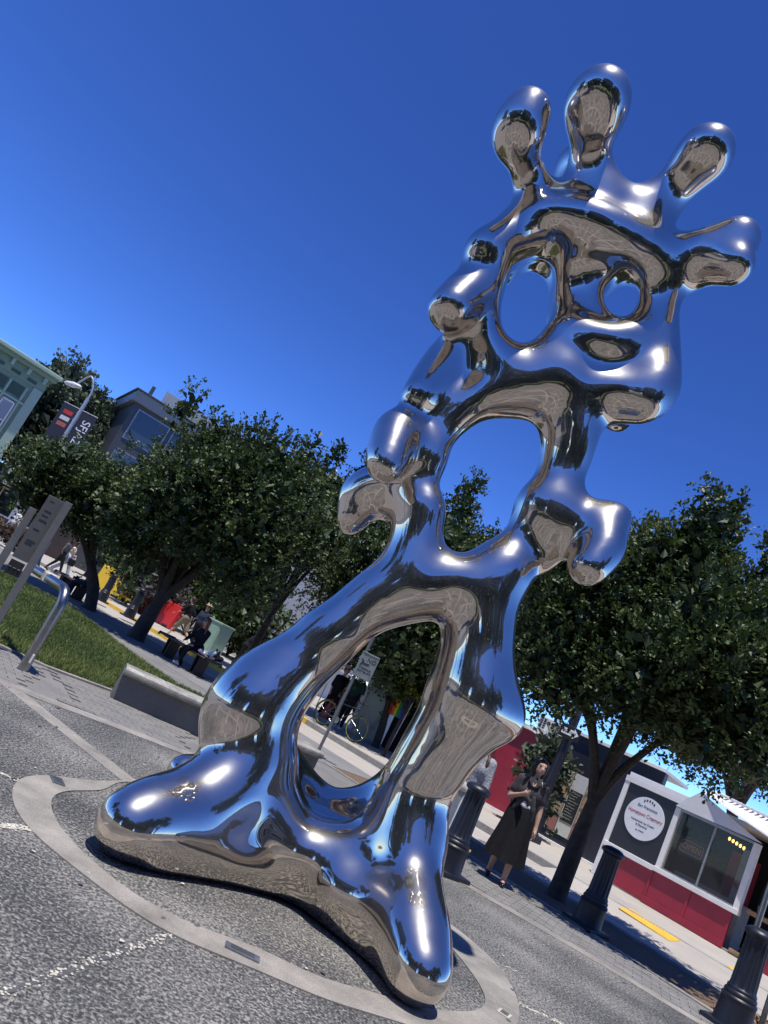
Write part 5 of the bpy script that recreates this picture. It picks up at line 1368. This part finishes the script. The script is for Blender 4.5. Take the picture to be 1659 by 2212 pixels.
person('person in pink cap beside the red barrier seen through the lower hole', gnd(697, 1556, .12), math.radians(200), 1.7, K_BLACK, K_BLACK, 'pants', .5, K_WHITE, HAIR_N, 'short', hat=cloth('pink_pale', (.7, .4, .42)), legs=((18, 6), (-16, 14)), vox=.026)
person('person with bare legs and black backpack by the glass kiosk', gnd(742, 1572, .12), math.radians(60), 1.66, K_BLACK, cloth('grey_shorts', (.16, .15, .14)), 'shorts', .4, K_WHITE, HAIR_B, 'short', lean=14, legs=((22, 8), (-16, 18)), arms=((40, 8, 40, 0), (30, 8, 40, 0)), vox=.026)
t_ = gnd(745, 1560, .12)
tr_ = empty('white_table', (t_.x - .9, t_.y + 1.2, .12), .4, 'white folding table glimpsed behind the green-shirted man', 'table')
MB().box((0, 0, 1.55), (.9, .7, .06)).build('table_top', WHITE_P, tr_, bevel=.01)
for x in (-.38, .38):
    for y in (-.28, .28): MB().tube([(x, y, 0), (x, y, 1.52)], .02, 6).build('leg', STEEL, tr_)
# --- plastic barriers
PL_R, PL_Y = mat('red_plastic', (.52, .018, .015), .45, var=.1), mat('yellow_plastic', (.68, .43, .015), .45, var=.1)
def barrier(label, px, ang, m, L=1.3, h=1.0, group='plastic street barriers'):
    p = gnd(px[0], px[1], .12); o = empty('plastic_barrier', p, ang, label, 'barrier', group)
    MB().add([(-L / 2, -.2, 0), (L / 2, -.2, 0), (L / 2, -.1, h), (-L / 2, -.1, h), (-L / 2, .2, 0), (L / 2, .2, 0), (L / 2, .1, h), (-L / 2, .1, h)],
             [(0, 1, 2, 3), (5, 4, 7, 6), (3, 2, 6, 7), (1, 5, 6, 2), (4, 0, 3, 7), (0, 4, 5, 1)]).build('shell', m, o, bevel=.04)
    for x in (-L * .3, L * .3): MB().box((x, -.19, .06), (L * .22, .08, .1)).build('fork_slot', DARKIN, o, bevel=.01)
    for z in (.3, .6, .85): MB().box((L / 2 + .04, 0, z), (.12, .1, .07)).build('hinge', m, o, bevel=.01)
    MB().box((0, 0, h + .02), (.14, .12, .06)).build('filler_cap', DARKIN, o, bevel=.01)
barrier('broad red plastic barrier facing the bench', (346, 1349), math.radians(-38), PL_R, 1.5, 1.02)
barrier('red plastic barrier seen almost end-on left of the tree trunk', (297, 1322), math.radians(40), PL_R, .8, 1.0)
barrier('yellow plastic barrier behind the shaded bollard', (232, 1283), math.radians(-25), PL_Y, 1.9, 1.15)
barrier('yellow plastic barrier turned away at the end of the row', (258, 1294), math.radians(55), PL_Y, 1.4, 1.1)
barrier('narrow red plastic barrier seen through the lower hole of the sculpture', (708, 1553), math.radians(60), PL_R, .9, 1.05)
# utility box
gb = gnd(440, 1410); o = empty('utility_box', gb, math.radians(-30), 'pale green metal utility box behind the seated woman', 'utility box')
PGREEN = mat('pale_green_paint', (.24, .36, .27), .5, var=.1)
MB().box((0, 0, .62), (.95, .8, 1.2)).build('cabinet', PGREEN, o, bevel=.03); MB().box((0, 0, 1.25), (1.02, .88, .08)).build('lid', PGREEN, o, bevel=.02); MB().box((0, -.405, .6), (.8, .02, 1.0)).build('door', PGREEN, o, bevel=.008)
# shrubs
def shrub(label, p, r, h, m, L=.09, n=14, dens=60, seed=0, cat='shrub', name='shrub'):
    o = empty(name, p, 0, label, cat); rs = np.random.default_rng(seed); lobes = []
    for i in range(n):
        a, q = rs.uniform(0, 6.28), rs.uniform(0, .75)
        lobes.append((math.cos(a) * r * q, math.sin(a) * r * q, rs.uniform(.3, .78) * h, r * .4, r * .4, h * .26))
    mb = MB()
    for lb in lobes[::3]: mb.tube([(0, 0, 0), (lb[0] * .5, lb[1] * .5, lb[2] * .6), lb[:3]], [.04, .025, .01], 6)
    mb.build('stem', BARK, o, smooth=True); crown(lobes, dens, 9, L, m, o, name='foliage'); return o
shrub('mauve-grey bushy shrub between the yellow and red barriers', gnd(280, 1318, .12) + Vector((.3, 1.5, 0)), 1.6, 2.1, LEAF_S, .12, 22, 26, 1)
shrub('dry flowering shrub behind the person in the straw hat', gnd(455, 1385) + Vector((0, 1.6, 0)), 1.5, 1.9, LEAF_S, .12, 18, 24, 2)
shrub('dark green pine-like bush rising behind the sculpture knee', gnd(520, 1436) + Vector((.2, -1.2, 0)), 1.1, 1.75, LEAF, .16, 20, 40, 3)
shrub('narrow-leaved olive-like shrub in front of the red wall', Vector((6.55, 18.9, .12)), .62, 2.3, LEAF_P, .14, 16, 50, 4)
shrub('low brown shrub in the bed beside the parked cars', gnd(20, 1180, .12), 1.2, .9, mat_leaf('leaf_brown', (.06, .04, .025), (.13, .09, .055), (.22, .15, .09), .7), .12, 14, 26, 5)
tree('small yellow-green tree with thin trunk before the glass kiosk', gnd(806, 1620, .12) + Vector((.25, -.4, 0)), at(900, 1490, 21.8), .85, .75, nl=18, nspray=60, nleaf=10, L=.1, m=LEAF_Y, trunk_r=.05, seed=31)

for k, (px, Y, r, h, lab) in enumerate(((330, 33, 2.6, 3.6, 'tall dark hedge-like bush behind the broad red barrier'), (430, 34, 2.8, 4.0, 'tall dark bush behind the green utility box'), (520, 33, 2.6, 3.8, 'tall dark bush below the grey hall roof'), (262, 44, 2.6, 3.6, 'dark bush behind the yellow barriers'))):
    X_ = at(px, 1512 + .5 * (px - 829.5), Y).x
    shrub(lab, Vector((X_, Y, .11)), r, h, LEAF, .17, 24, 16, 40 + k, name='bush')
# --- far left: green Victorian house, brown shop front, cars, lamp with banner
P1 = at(101, 832, 46.0); PL_ = gnd(-6, 765, P1.z)
gv = Fac(PL_, P1, 'green_house', 'tall green Victorian house with cornice and sash windows at the left edge', 'house', 0.0)
GRN, GRN_D, GRN_L = mat('sage_green', (.20, .29, .21), .6, var=.08, scale=2), mat('deep_green', (.055, .095, .062), .6, var=.1), mat('pale_green', (.34, .45, .35), .6, var=.08)
T = P1.z; Lg = gv.L
gv.part('wall', GRN, -6, Lg, 0, T, -9, 0, .02)
gv.part('cornice', GRN_L, -6.4, Lg + .5, T + .55, T + .8, -9, .75, .05); gv.part('cornice', GRN, -6.3, Lg + .35, T + .3, T + .55, -9, .5, .05); gv.part('frieze', GRN, -6.1, Lg + .05, T - .55, T + .3, -9, .1, .02)
gv.part('corner_pilaster', GRN_L, Lg - .55, Lg + .04, 0, T - .55, -.3, .14, .02)
q_ = lambda x, y: gv.q(.28 * x, 696.7 + .28 * y)
for k in range(9): gv.part('bracket', GRN_L, Lg - .35 - k * 1.05, Lg - .15 - k * 1.05, T - .1, T + .3, .1, .42, .03)
for k in range(4): gv.part('frieze_panel', GRN_D, Lg - 1.15 - k * 1.05, Lg - .55 - k * 1.05, T - .4, T - .18, .1, .12, .01)
def gwin(s0, s1, z0, z1):
    f = MB(); 
    for a, b, c, d in ((s0, s0 + .09, z0, z1), (s1 - .09, s1, z0, z1), (s0, s1, z1 - .1, z1), (s0, s1, z0, z0 + .1)): gv.b(f, a, b, c, d, .02, .12)
    w_ = f.build('window', WHITE_P, gv.root, bevel=.008)
    gv.part('pane', mat_glass('house_glass', (.10, .14, .18), .05, 1.0), s0 + .09, s1 - .09, z0 + .1, (z0 + z1) / 2 - .04, .02, .05, 0, w_); gv.part('pane', mat('blind', (.30, .33, .36), .4, var=.05), s0 + .09, s1 - .09, (z0 + z1) / 2 + .04, z1 - .1, .03, .07, 0, w_)
    gv.part('meeting_rail', WHITE_P, s0 + .09, s1 - .09, (z0 + z1) / 2 - .04, (z0 + z1) / 2 + .04, .03, .1, .004, w_)
a0, a1 = q_(215, 505), q_(75, 690)
zt_, zb_ = T - 2.0, T - 4.6
for lvl in range(3):
    z1, z0 = zt_ - lvl * 4.3, zb_ - lvl * 4.3
    if z0 < .5: break
    gwin(Lg - 1.75, Lg - .95, z0, z1); gwin(Lg - 3.6, Lg - 2.0, z0, z1); gwin(Lg - 4.7, Lg - 3.9, z0, z1)
    gv.part('sill_band', GRN_L, -6, Lg - .55, z0 - .28, z0 - .1, 0, .2, .02); gv.part('lintel_band', GRN_L, -6, Lg - .55, z1 + .12, z1 + .26, 0, .12, .02)
    for s0, s1 in ((Lg - 1.75, Lg - .95), (Lg - 3.6, Lg - 2.0), (Lg - 4.7, Lg - 3.9)):
        gv.part('panel', GRN_D, s0, s1, z1 + .4, z1 + 1.15, 0, .03, .01); gv.part('panel', mat('olive_panel', (.10, .15, .075), .6), s0, s1, z0 - 1.35, z0 - .42, 0, .03, .01)
    for x in (Lg - .9, Lg - 1.93, Lg - 3.82): gv.part('mullion_pilaster', GRN_L, x, x + .13, z0 - 1.4, z1 + 1.2, 0, .09, .01)
# brown shop front under the house
bs = Fac(gnd(-60, 1118, .12), gnd(60, 1180, .12), 'brown_shop', 'brown timber shop front with grey canopy at the left edge', 'shop', .12)
BRN = mat('brown_timber', (.09, .058, .042), .7, var=.25, scale=4)
sx0 = bs.L * .5
bs.part('wall', BRN, 0, bs.L * 1.1, 0, 3.6, -3, 0); bs.part('roof', mat('grey_membrane', (.34, .33, .32), .7), -.3, bs.L * 1.12, 3.6, 3.85, -3, .9)
bs.poly('canopy', mat('grey_membrane', (.34, .33, .32)), [(sx0 - 2.4, 2.7), (sx0 - .9, 4.6), (sx0 + .8, 2.7)], .9, 1.1); bs.part('window', WHITE_P, sx0 - 1.6, sx0 + .2, .9, 2.6, 0, .08)
bs.part('pane', GLASS_D, sx0 - 1.45, sx0 + .05, 1.0, 2.5, .08, .1); bs.part('window', WHITE_P, sx0 + .8, sx0 + 2.0, .9, 2.5, 0, .08); bs.part('pane', GLASS_D, sx0 + .9, sx0 + 1.9, 1.0, 2.4, .08, .1)
for k in range(9): bs.part('slat', BRN, sx0 + 2.1 + k * .14, sx0 + 2.18 + k * .14, .1, 2.9, .02, .12)
# parked cars
def car(label, p, ang, m, group='cars parked along the far kerb'):
    o = empty('parked_car', p, ang, label, 'car', group)
    v, f = [], []
    prof = [(-2.1, .35), (-2.15, .62), (-2.05, .86), (-1.5, .95), (-.95, 1.38), (.25, 1.42), (1.05, .98), (1.9, .86), (2.12, .62), (2.1, .35)]
    for y, k in ((-.84, .95), (-.86, 1.0), (.86, 1.0), (.84, .95)): v += [(x, y * (1 if z < .95 else .82), z) for x, z in prof]
    n = len(prof); mb = MB()
    fs = [(i * n + j, i * n + (j + 1) % n, (i + 1) * n + (j + 1) % n, (i + 1) * n + j) for i in range(3) for j in range(n)]
    mb.add(v, fs + [tuple(range(n))[::-1], tuple(range(3 * n, 4 * n))]).build('body', m, o, bevel=.05, seg=3)
    for sd in (-1, 1):
        MB().slab([(-1.35, sd * .85, .98), (-.9, sd * .74, 1.32), (.2, sd * .74, 1.35), (.85, sd * .85, .99)], (0, sd, .1), .012).build('side_window', GLASS_D, o)
        MB().box((-2.12, sd * .62, .74), (.08, .32, .14)).build('tail_light', mat('tail_red', (.5, .015, .015), .25), o, bevel=.02)
        for x in (-1.3, 1.3):
            w_ = MB().lathe([(.2, -.1), (.31, -.1), (.32, -.08), (.32, .08), (.31, .1), (.2, .1)], 24).build('wheel', BLK, o, smooth=True); w_.rotation_euler = RX; w_.location = (x, sd * .78, .32)
            h_ = MB().lathe([(.2, -.09), (.19, .09)], 16).build('rim', STEEL, w_, smooth=True)
    MB().slab([(-1.52, -.66, .97), (-1.0, -.6, 1.36), (-1.0, .6, 1.36), (-1.52, .66, .97)], (-.6, 0, .5), .012).build('rear_window', GLASS_D, o)
    MB().slab([(1.02, -.66, 1.0), (.3, -.6, 1.41), (.3, .6, 1.41), (1.02, .66, 1.0)], (.5, 0, .6), .012).build('windscreen', GLASS_D, o)
WCAR = mat('car_white', (.66, .66, .66), .25, var=.03)
g_ = gnd(88, 1195); car('white car with red tail light half hidden by the park sign', (g_.x, g_.y, 0), UA + math.pi + .3, WCAR)
# street lamp with banner
lY = 38.0
l0, l1 = at(140, 962, lY), at(190, 862, lY)
lm = empty('street_lamp', (l1.x, lY, 0), 0, 'tall grey street lamp with curved arm beside the green house', 'street lamp')
GAL = mat('galvanised', (.42, .43, .44), .45, metal=.5, var=.1)
MB().tube([(0, 0, 0), (0, 0, l1.z)], [.14, .09], 14).build('pole', GAL, lm, smooth=True)
tip = at(162, 833, lY)
MB().tube(catmull([(0, 0, l1.z - .3), (-.06, 0, l1.z + .55), (-.5, 0, l1.z + 1.15), (tip.x - l1.x, 0, tip.z + .02)], 5), .05, 10).build('arm', GAL, lm, smooth=True)
MB().lathe([(.02, -.5), (.12, -.35), (.16, 0), (.1, .35), (.03, .45)], 14).build('lamp_head', mat('lamp_white', (.6, .6, .6), .4), lm, smooth=True).rotation_euler = (0, math.radians(80), 0)
bpy.data.objects['lamp_head'].location = (tip.x - l1.x - .1, 0, tip.z)
bt, bb = at(178, 905, lY), at(158, 965, lY)
for sd, nm in ((1, 'black SFJAZZ banner hanging on the street lamp'), (-1, 'dark banner with red and white print on the far side of the street lamp')):
    ban = empty('street_banner', (l1.x + sd * .55, lY, 0), 0, nm, 'banner')
    ztop = l1.z - .7; hb_ = 2.7
    MB().box((0, 0, ztop - hb_ / 2), (.82, .02, hb_)).build('cloth', mat('banner_dark', (.016, .016, .03), .6, var=.1), ban, bevel=.004)
    for z in (ztop + .03, ztop - hb_ - .03): MB().tube([(-sd * .5, 0, z), (sd * .42, 0, z)], .025, 8).build('bracket', GAL, ban)
    if sd == 1: text_obj('lettering', 'SFJAZZ', .62, mat('banner_white', (.75, .75, .75), .6), ban, (0.04, -.013, ztop - 1.3), (math.pi / 2, math.pi / 2, 0), sx=.95)
    else:
        for k, c in enumerate(((.5, .04, .03), (.6, .58, .55), (.4, .1, .06))): MB().box((.05, -.014, ztop - .4 - k * .35), (.5, .006, .22)).build('print', mat('banner_print_%d' % k, c, .6), ban)
# dark modern building with roof deck
D1 = at(308, 846, 52); D2 = gnd(470, 948, D1.z)
dk = Fac(D1, D2, 'modern_building', 'dark modern building with slab roof and roof deck above the trees', 'building', 0)
DGR = mat('dark_cladding', (.055, .06, .07), .5, var=.1); LGR = mat('grey_fascia', (.22, .225, .235), .5, var=.08)
T2 = D1.z; Ld = max(dk.L, 9)
dk.part('wall', DGR, 0, Ld, 0, T2 - .9, -8, 0); dk.part('fascia', LGR, -.35, Ld + .3, T2 - .9, T2 - .1, -8, .35, .02); dk.part('roof', DGR, -.5, Ld + .4, T2 - .1, T2, -8, .55, .02)
for k in range(3):
    for lv in range(3):
        w_ = dk.part('window', mat('grey_alu', (.3, .3, .3)), .4 + k * 2.9, 3.0 + k * 2.9, T2 - 3.6 - lv * 3.2, T2 - 1.2 - lv * 3.2, 0, .05)
        dk.part('pane', mat_glass('tower_glass', (.04, .06, .09), .05, 1.0), .5 + k * 2.9, 2.9 + k * 2.9, T2 - 3.5 - lv * 3.2, T2 - 1.3 - lv * 3.2, .05, .08, 0, w_)
for k in range(6): dk.part('deck_panel', mat('frosted', (.34, .35, .36), .4), 1.5 + k * 1.3, 2.72 + k * 1.3, T2 + .05, T2 + 1.1, -.4, -.35); dk.part('deck_post', LGR, 2.72 + k * 1.3, 2.8 + k * 1.3, T2, T2 + 1.15, -.42, -.33)
dk.part('chimney', DGR, .5, .75, T2, T2 + .9, -.8, -.5)
# low grey block beside it, pale grey gabled hall behind the middle trees
E1, = [at(216, 905, 60)]; E2 = gnd(262, 922, E1.z)
gb2 = Fac(E1, E2, 'grey_block', 'plain grey block between the feathery tree and the dark building', 'building', 0)
gb2.part('wall', LGR, 0, gb2.L + 6, 0, E1.z - .3, -6, 0); gb2.part('parapet', DGR, -.1, gb2.L + 6, E1.z - .3, E1.z, -6, .1)
for k in range(3): w_ = gb2.part('window', WHITE_P, 1 + k * 2.5, 2.6 + k * 2.5, E1.z - 3, E1.z - 1.3, 0, .05); gb2.part('pane', GLASS_D, 1.1 + k * 2.5, 2.5 + k * 2.5, E1.z - 2.9, E1.z - 1.4, .05, .08, 0, w_)
PALE = mat('pale_grey_render', (.40, .40, .43), .7, var=.06)
H1_ = at(668, 1035, 38); hl = Fac(gnd(560, 1445, 0), gnd(760, 1530, 0), 'grey_hall', 'pale grey hall with sloping dark roof behind the street trees', 'building', 0)
hl = None
hr = bpy.data.objects['grey_hall']; hr.location = (H1_.x - 3.2, 38, 0); hr.rotation_euler = (0, 0, -.35)
MB().box((4, 4, H1_.z / 2), (7.5, 8, H1_.z)).build('tall_wall', PALE, hr, bevel=.02)
MB().box((4, 4, H1_.z + .1), (7.8, 8.3, .2)).build('parapet', LGR, hr, bevel=.02)
MB().add([(-3, -.3, 0), (.2, -.3, 0), (.2, -.3, 4.6), (-3, -.3, 3.5), (-3, 6, 0), (.2, 6, 0), (.2, 6, 4.6), (-3, 6, 3.5)], [(0, 1, 2, 3), (5, 4, 7, 6), (1, 5, 6, 2), (4, 0, 3, 7), (3, 2, 6, 7), (0, 4, 5, 1)]).build('low_wall', mat('pale_grey_render2', (.46, .46, .49), .7, var=.06), hr)
MB().add([(-3.2, -.6, 3.45), (.25, -.6, 4.72), (.25, 6.2, 4.72), (-3.2, 6.2, 3.45), (-3.2, -.6, 3.65), (.25, -.6, 4.92), (.25, 6.2, 4.92), (-3.2, 6.2, 3.65)], [(0, 1, 2, 3), (7, 6, 5, 4), (0, 4, 5, 1), (1, 5, 6, 2), (2, 6, 7, 3), (3, 7, 4, 0)]).build('roof', mat('dark_roof', (.07, .085, .08), .7), hr)
for k in range(2): MB().box((2.3 + k * 3, -.05, H1_.z - 2.2), (1.3, .1, 1.6)).build('window', GLASS_D, hr)
MB().tube([(3.2, 3, H1_.z), (3.2, 3, H1_.z + 1.2)], .04, 6).build('roof_mast', GAL, hr); MB().lathe([(.01, 0), (.2, .15), (.22, .3), (.01, .42)], 12, (3.2, 3, H1_.z + 1.15)).build('roof_lamp', WHITE_P, hr, smooth=True)
# string lights
sa_, sb_ = at(560, 1292, 26), at(640, 1362, 27)
sl = empty('string_lights', (0, 0, 0), 0, 'string of bulbs sagging in front of the grey hall', 'string lights')
W = [sa_.lerp(sb_, k / 16) - Vector((0, 0, .5 * math.sin(math.pi * k / 16))) for k in range(17)]
MB().tube(W, .012, 5).build('wire', IRON, sl)
for k in range(1, 16, 2): MB().lathe([(.01, -.14), (.05, -.1), (.05, -.05), (.02, 0)], 8, W[k]).build('bulb', mat('bulb', (.6, .58, .5), .3), sl, smooth=True)
# A-frame sign by the cars
af = gnd(68, 1208); o = empty('sidewalk_board', af, .5, 'white folding sidewalk board standing near the cars', 'board')
for sd in (-1, 1): MB().slab([(-.3, sd * .25, 0), (.3, sd * .25, 0), (.28, 0, 1.05), (-.28, 0, 1.05)], (0, sd, .2), .025).build('panel', WHITE_P, o)

# ------------------------------------------------------------------ the side of the square behind the photographer: what the steel reflects
PUR = mat('plum_brick', (.075, .05, .055), .8, var=.25, scale=6, bump=.3)
def block(label, c, ang, w, d, h, m, floors, bays, name='apartment_building'):
    o = empty(name, (c[0], c[1], 0), ang, label, 'building', 'buildings across the square')
    MB().box((0, 0, h / 2), (w, d, h)).build('wall', m, o, bevel=.05); MB().box((0, 0, h + .2), (w + .5, d + .5, .4)).build('roof', LGR, o, bevel=.03)
    pr_ = None
    for f in range(floors):
        for b in range(bays):
            x = -w / 2 + w * (b + .5) / bays; z = 1.2 + f * (h - 1.5) / floors
            if pr_ is None:
                pr_ = MB().box((0, 0, 0), (w / bays * .5, .12, (h - 1.5) / floors * .55)).build('window', WHITE_P, o); pr_.location = (x, d / 2 + .03, z + 1)
                pn = MB().box((0, .06, 0), (w / bays * .42, .05, (h - 1.5) / floors * .47)).build('pane', GLASS_D, pr_)
            else:
                wv = copy_tree(pr_, o); wv.location = (x, d / 2 + .03, z + 1)
block('plum brick apartment block reflected in the sculpture lobes', (2, -27), 0, 20, 8, 15, PUR, 5, 7)
block('tan apartment block reflected beside the plum brick one', (-22, -24), -.5, 18, 10, 13, mat('tan_render', (.3, .25, .2), .8), 3, 6)
block('grey apartment block reflected right of the plum brick one', (25, -20), .75, 18, 10, 14, mat('grey_render', (.24, .24, .25), .8), 4, 6)
sheet('back_lawn', [(-14, -9.5), (16, -9.5), (16, -20), (-14, -20)], 0.01, mat('lawn_far', (.055, .08, .022), .9, var=.3, scale=2))
for k, (x, y, r) in enumerate(((-10.5, -8, 3.6), (-6.5, -11.5, 3.8), (-1.5, -12.5, 3.4), (4, -13.5, 3.8), (9, -11, 3.8), (12, -6.5, 3.4), (-12, -2.5, 3.4), (13, -1.5, 3.2), (-14.5, 3.5, 3.0), (17, -11, 4), (-16, -9, 4))):
    tree(('tall', 'spreading', 'narrow', 'bushy', 'low', 'broad', 'upright', 'slim', 'far', 'dense', 'outer')[k] + ' tree ' + ('at the near corner of the back lawn', 'left of the plum brick block', 'in front of the plum brick block', 'right of the plum brick block', 'before the grey block', 'beside the back lawn on the shop side', 'beside the plaza on the house side', 'beside the plaza on the shop side', 'by the lawn edge next to the photographer', 'close to the grey block', 'close to the tan block')[k] + ', reflected in the steel', (x, y, 0), (x, y, 5.0 + (k % 3) * 1.1), r, r * 1.2, nl=34, nspray=20, nleaf=8, L=.2, group='trees across the square', seed=50 + k, trunk_r=.16, squash=1)
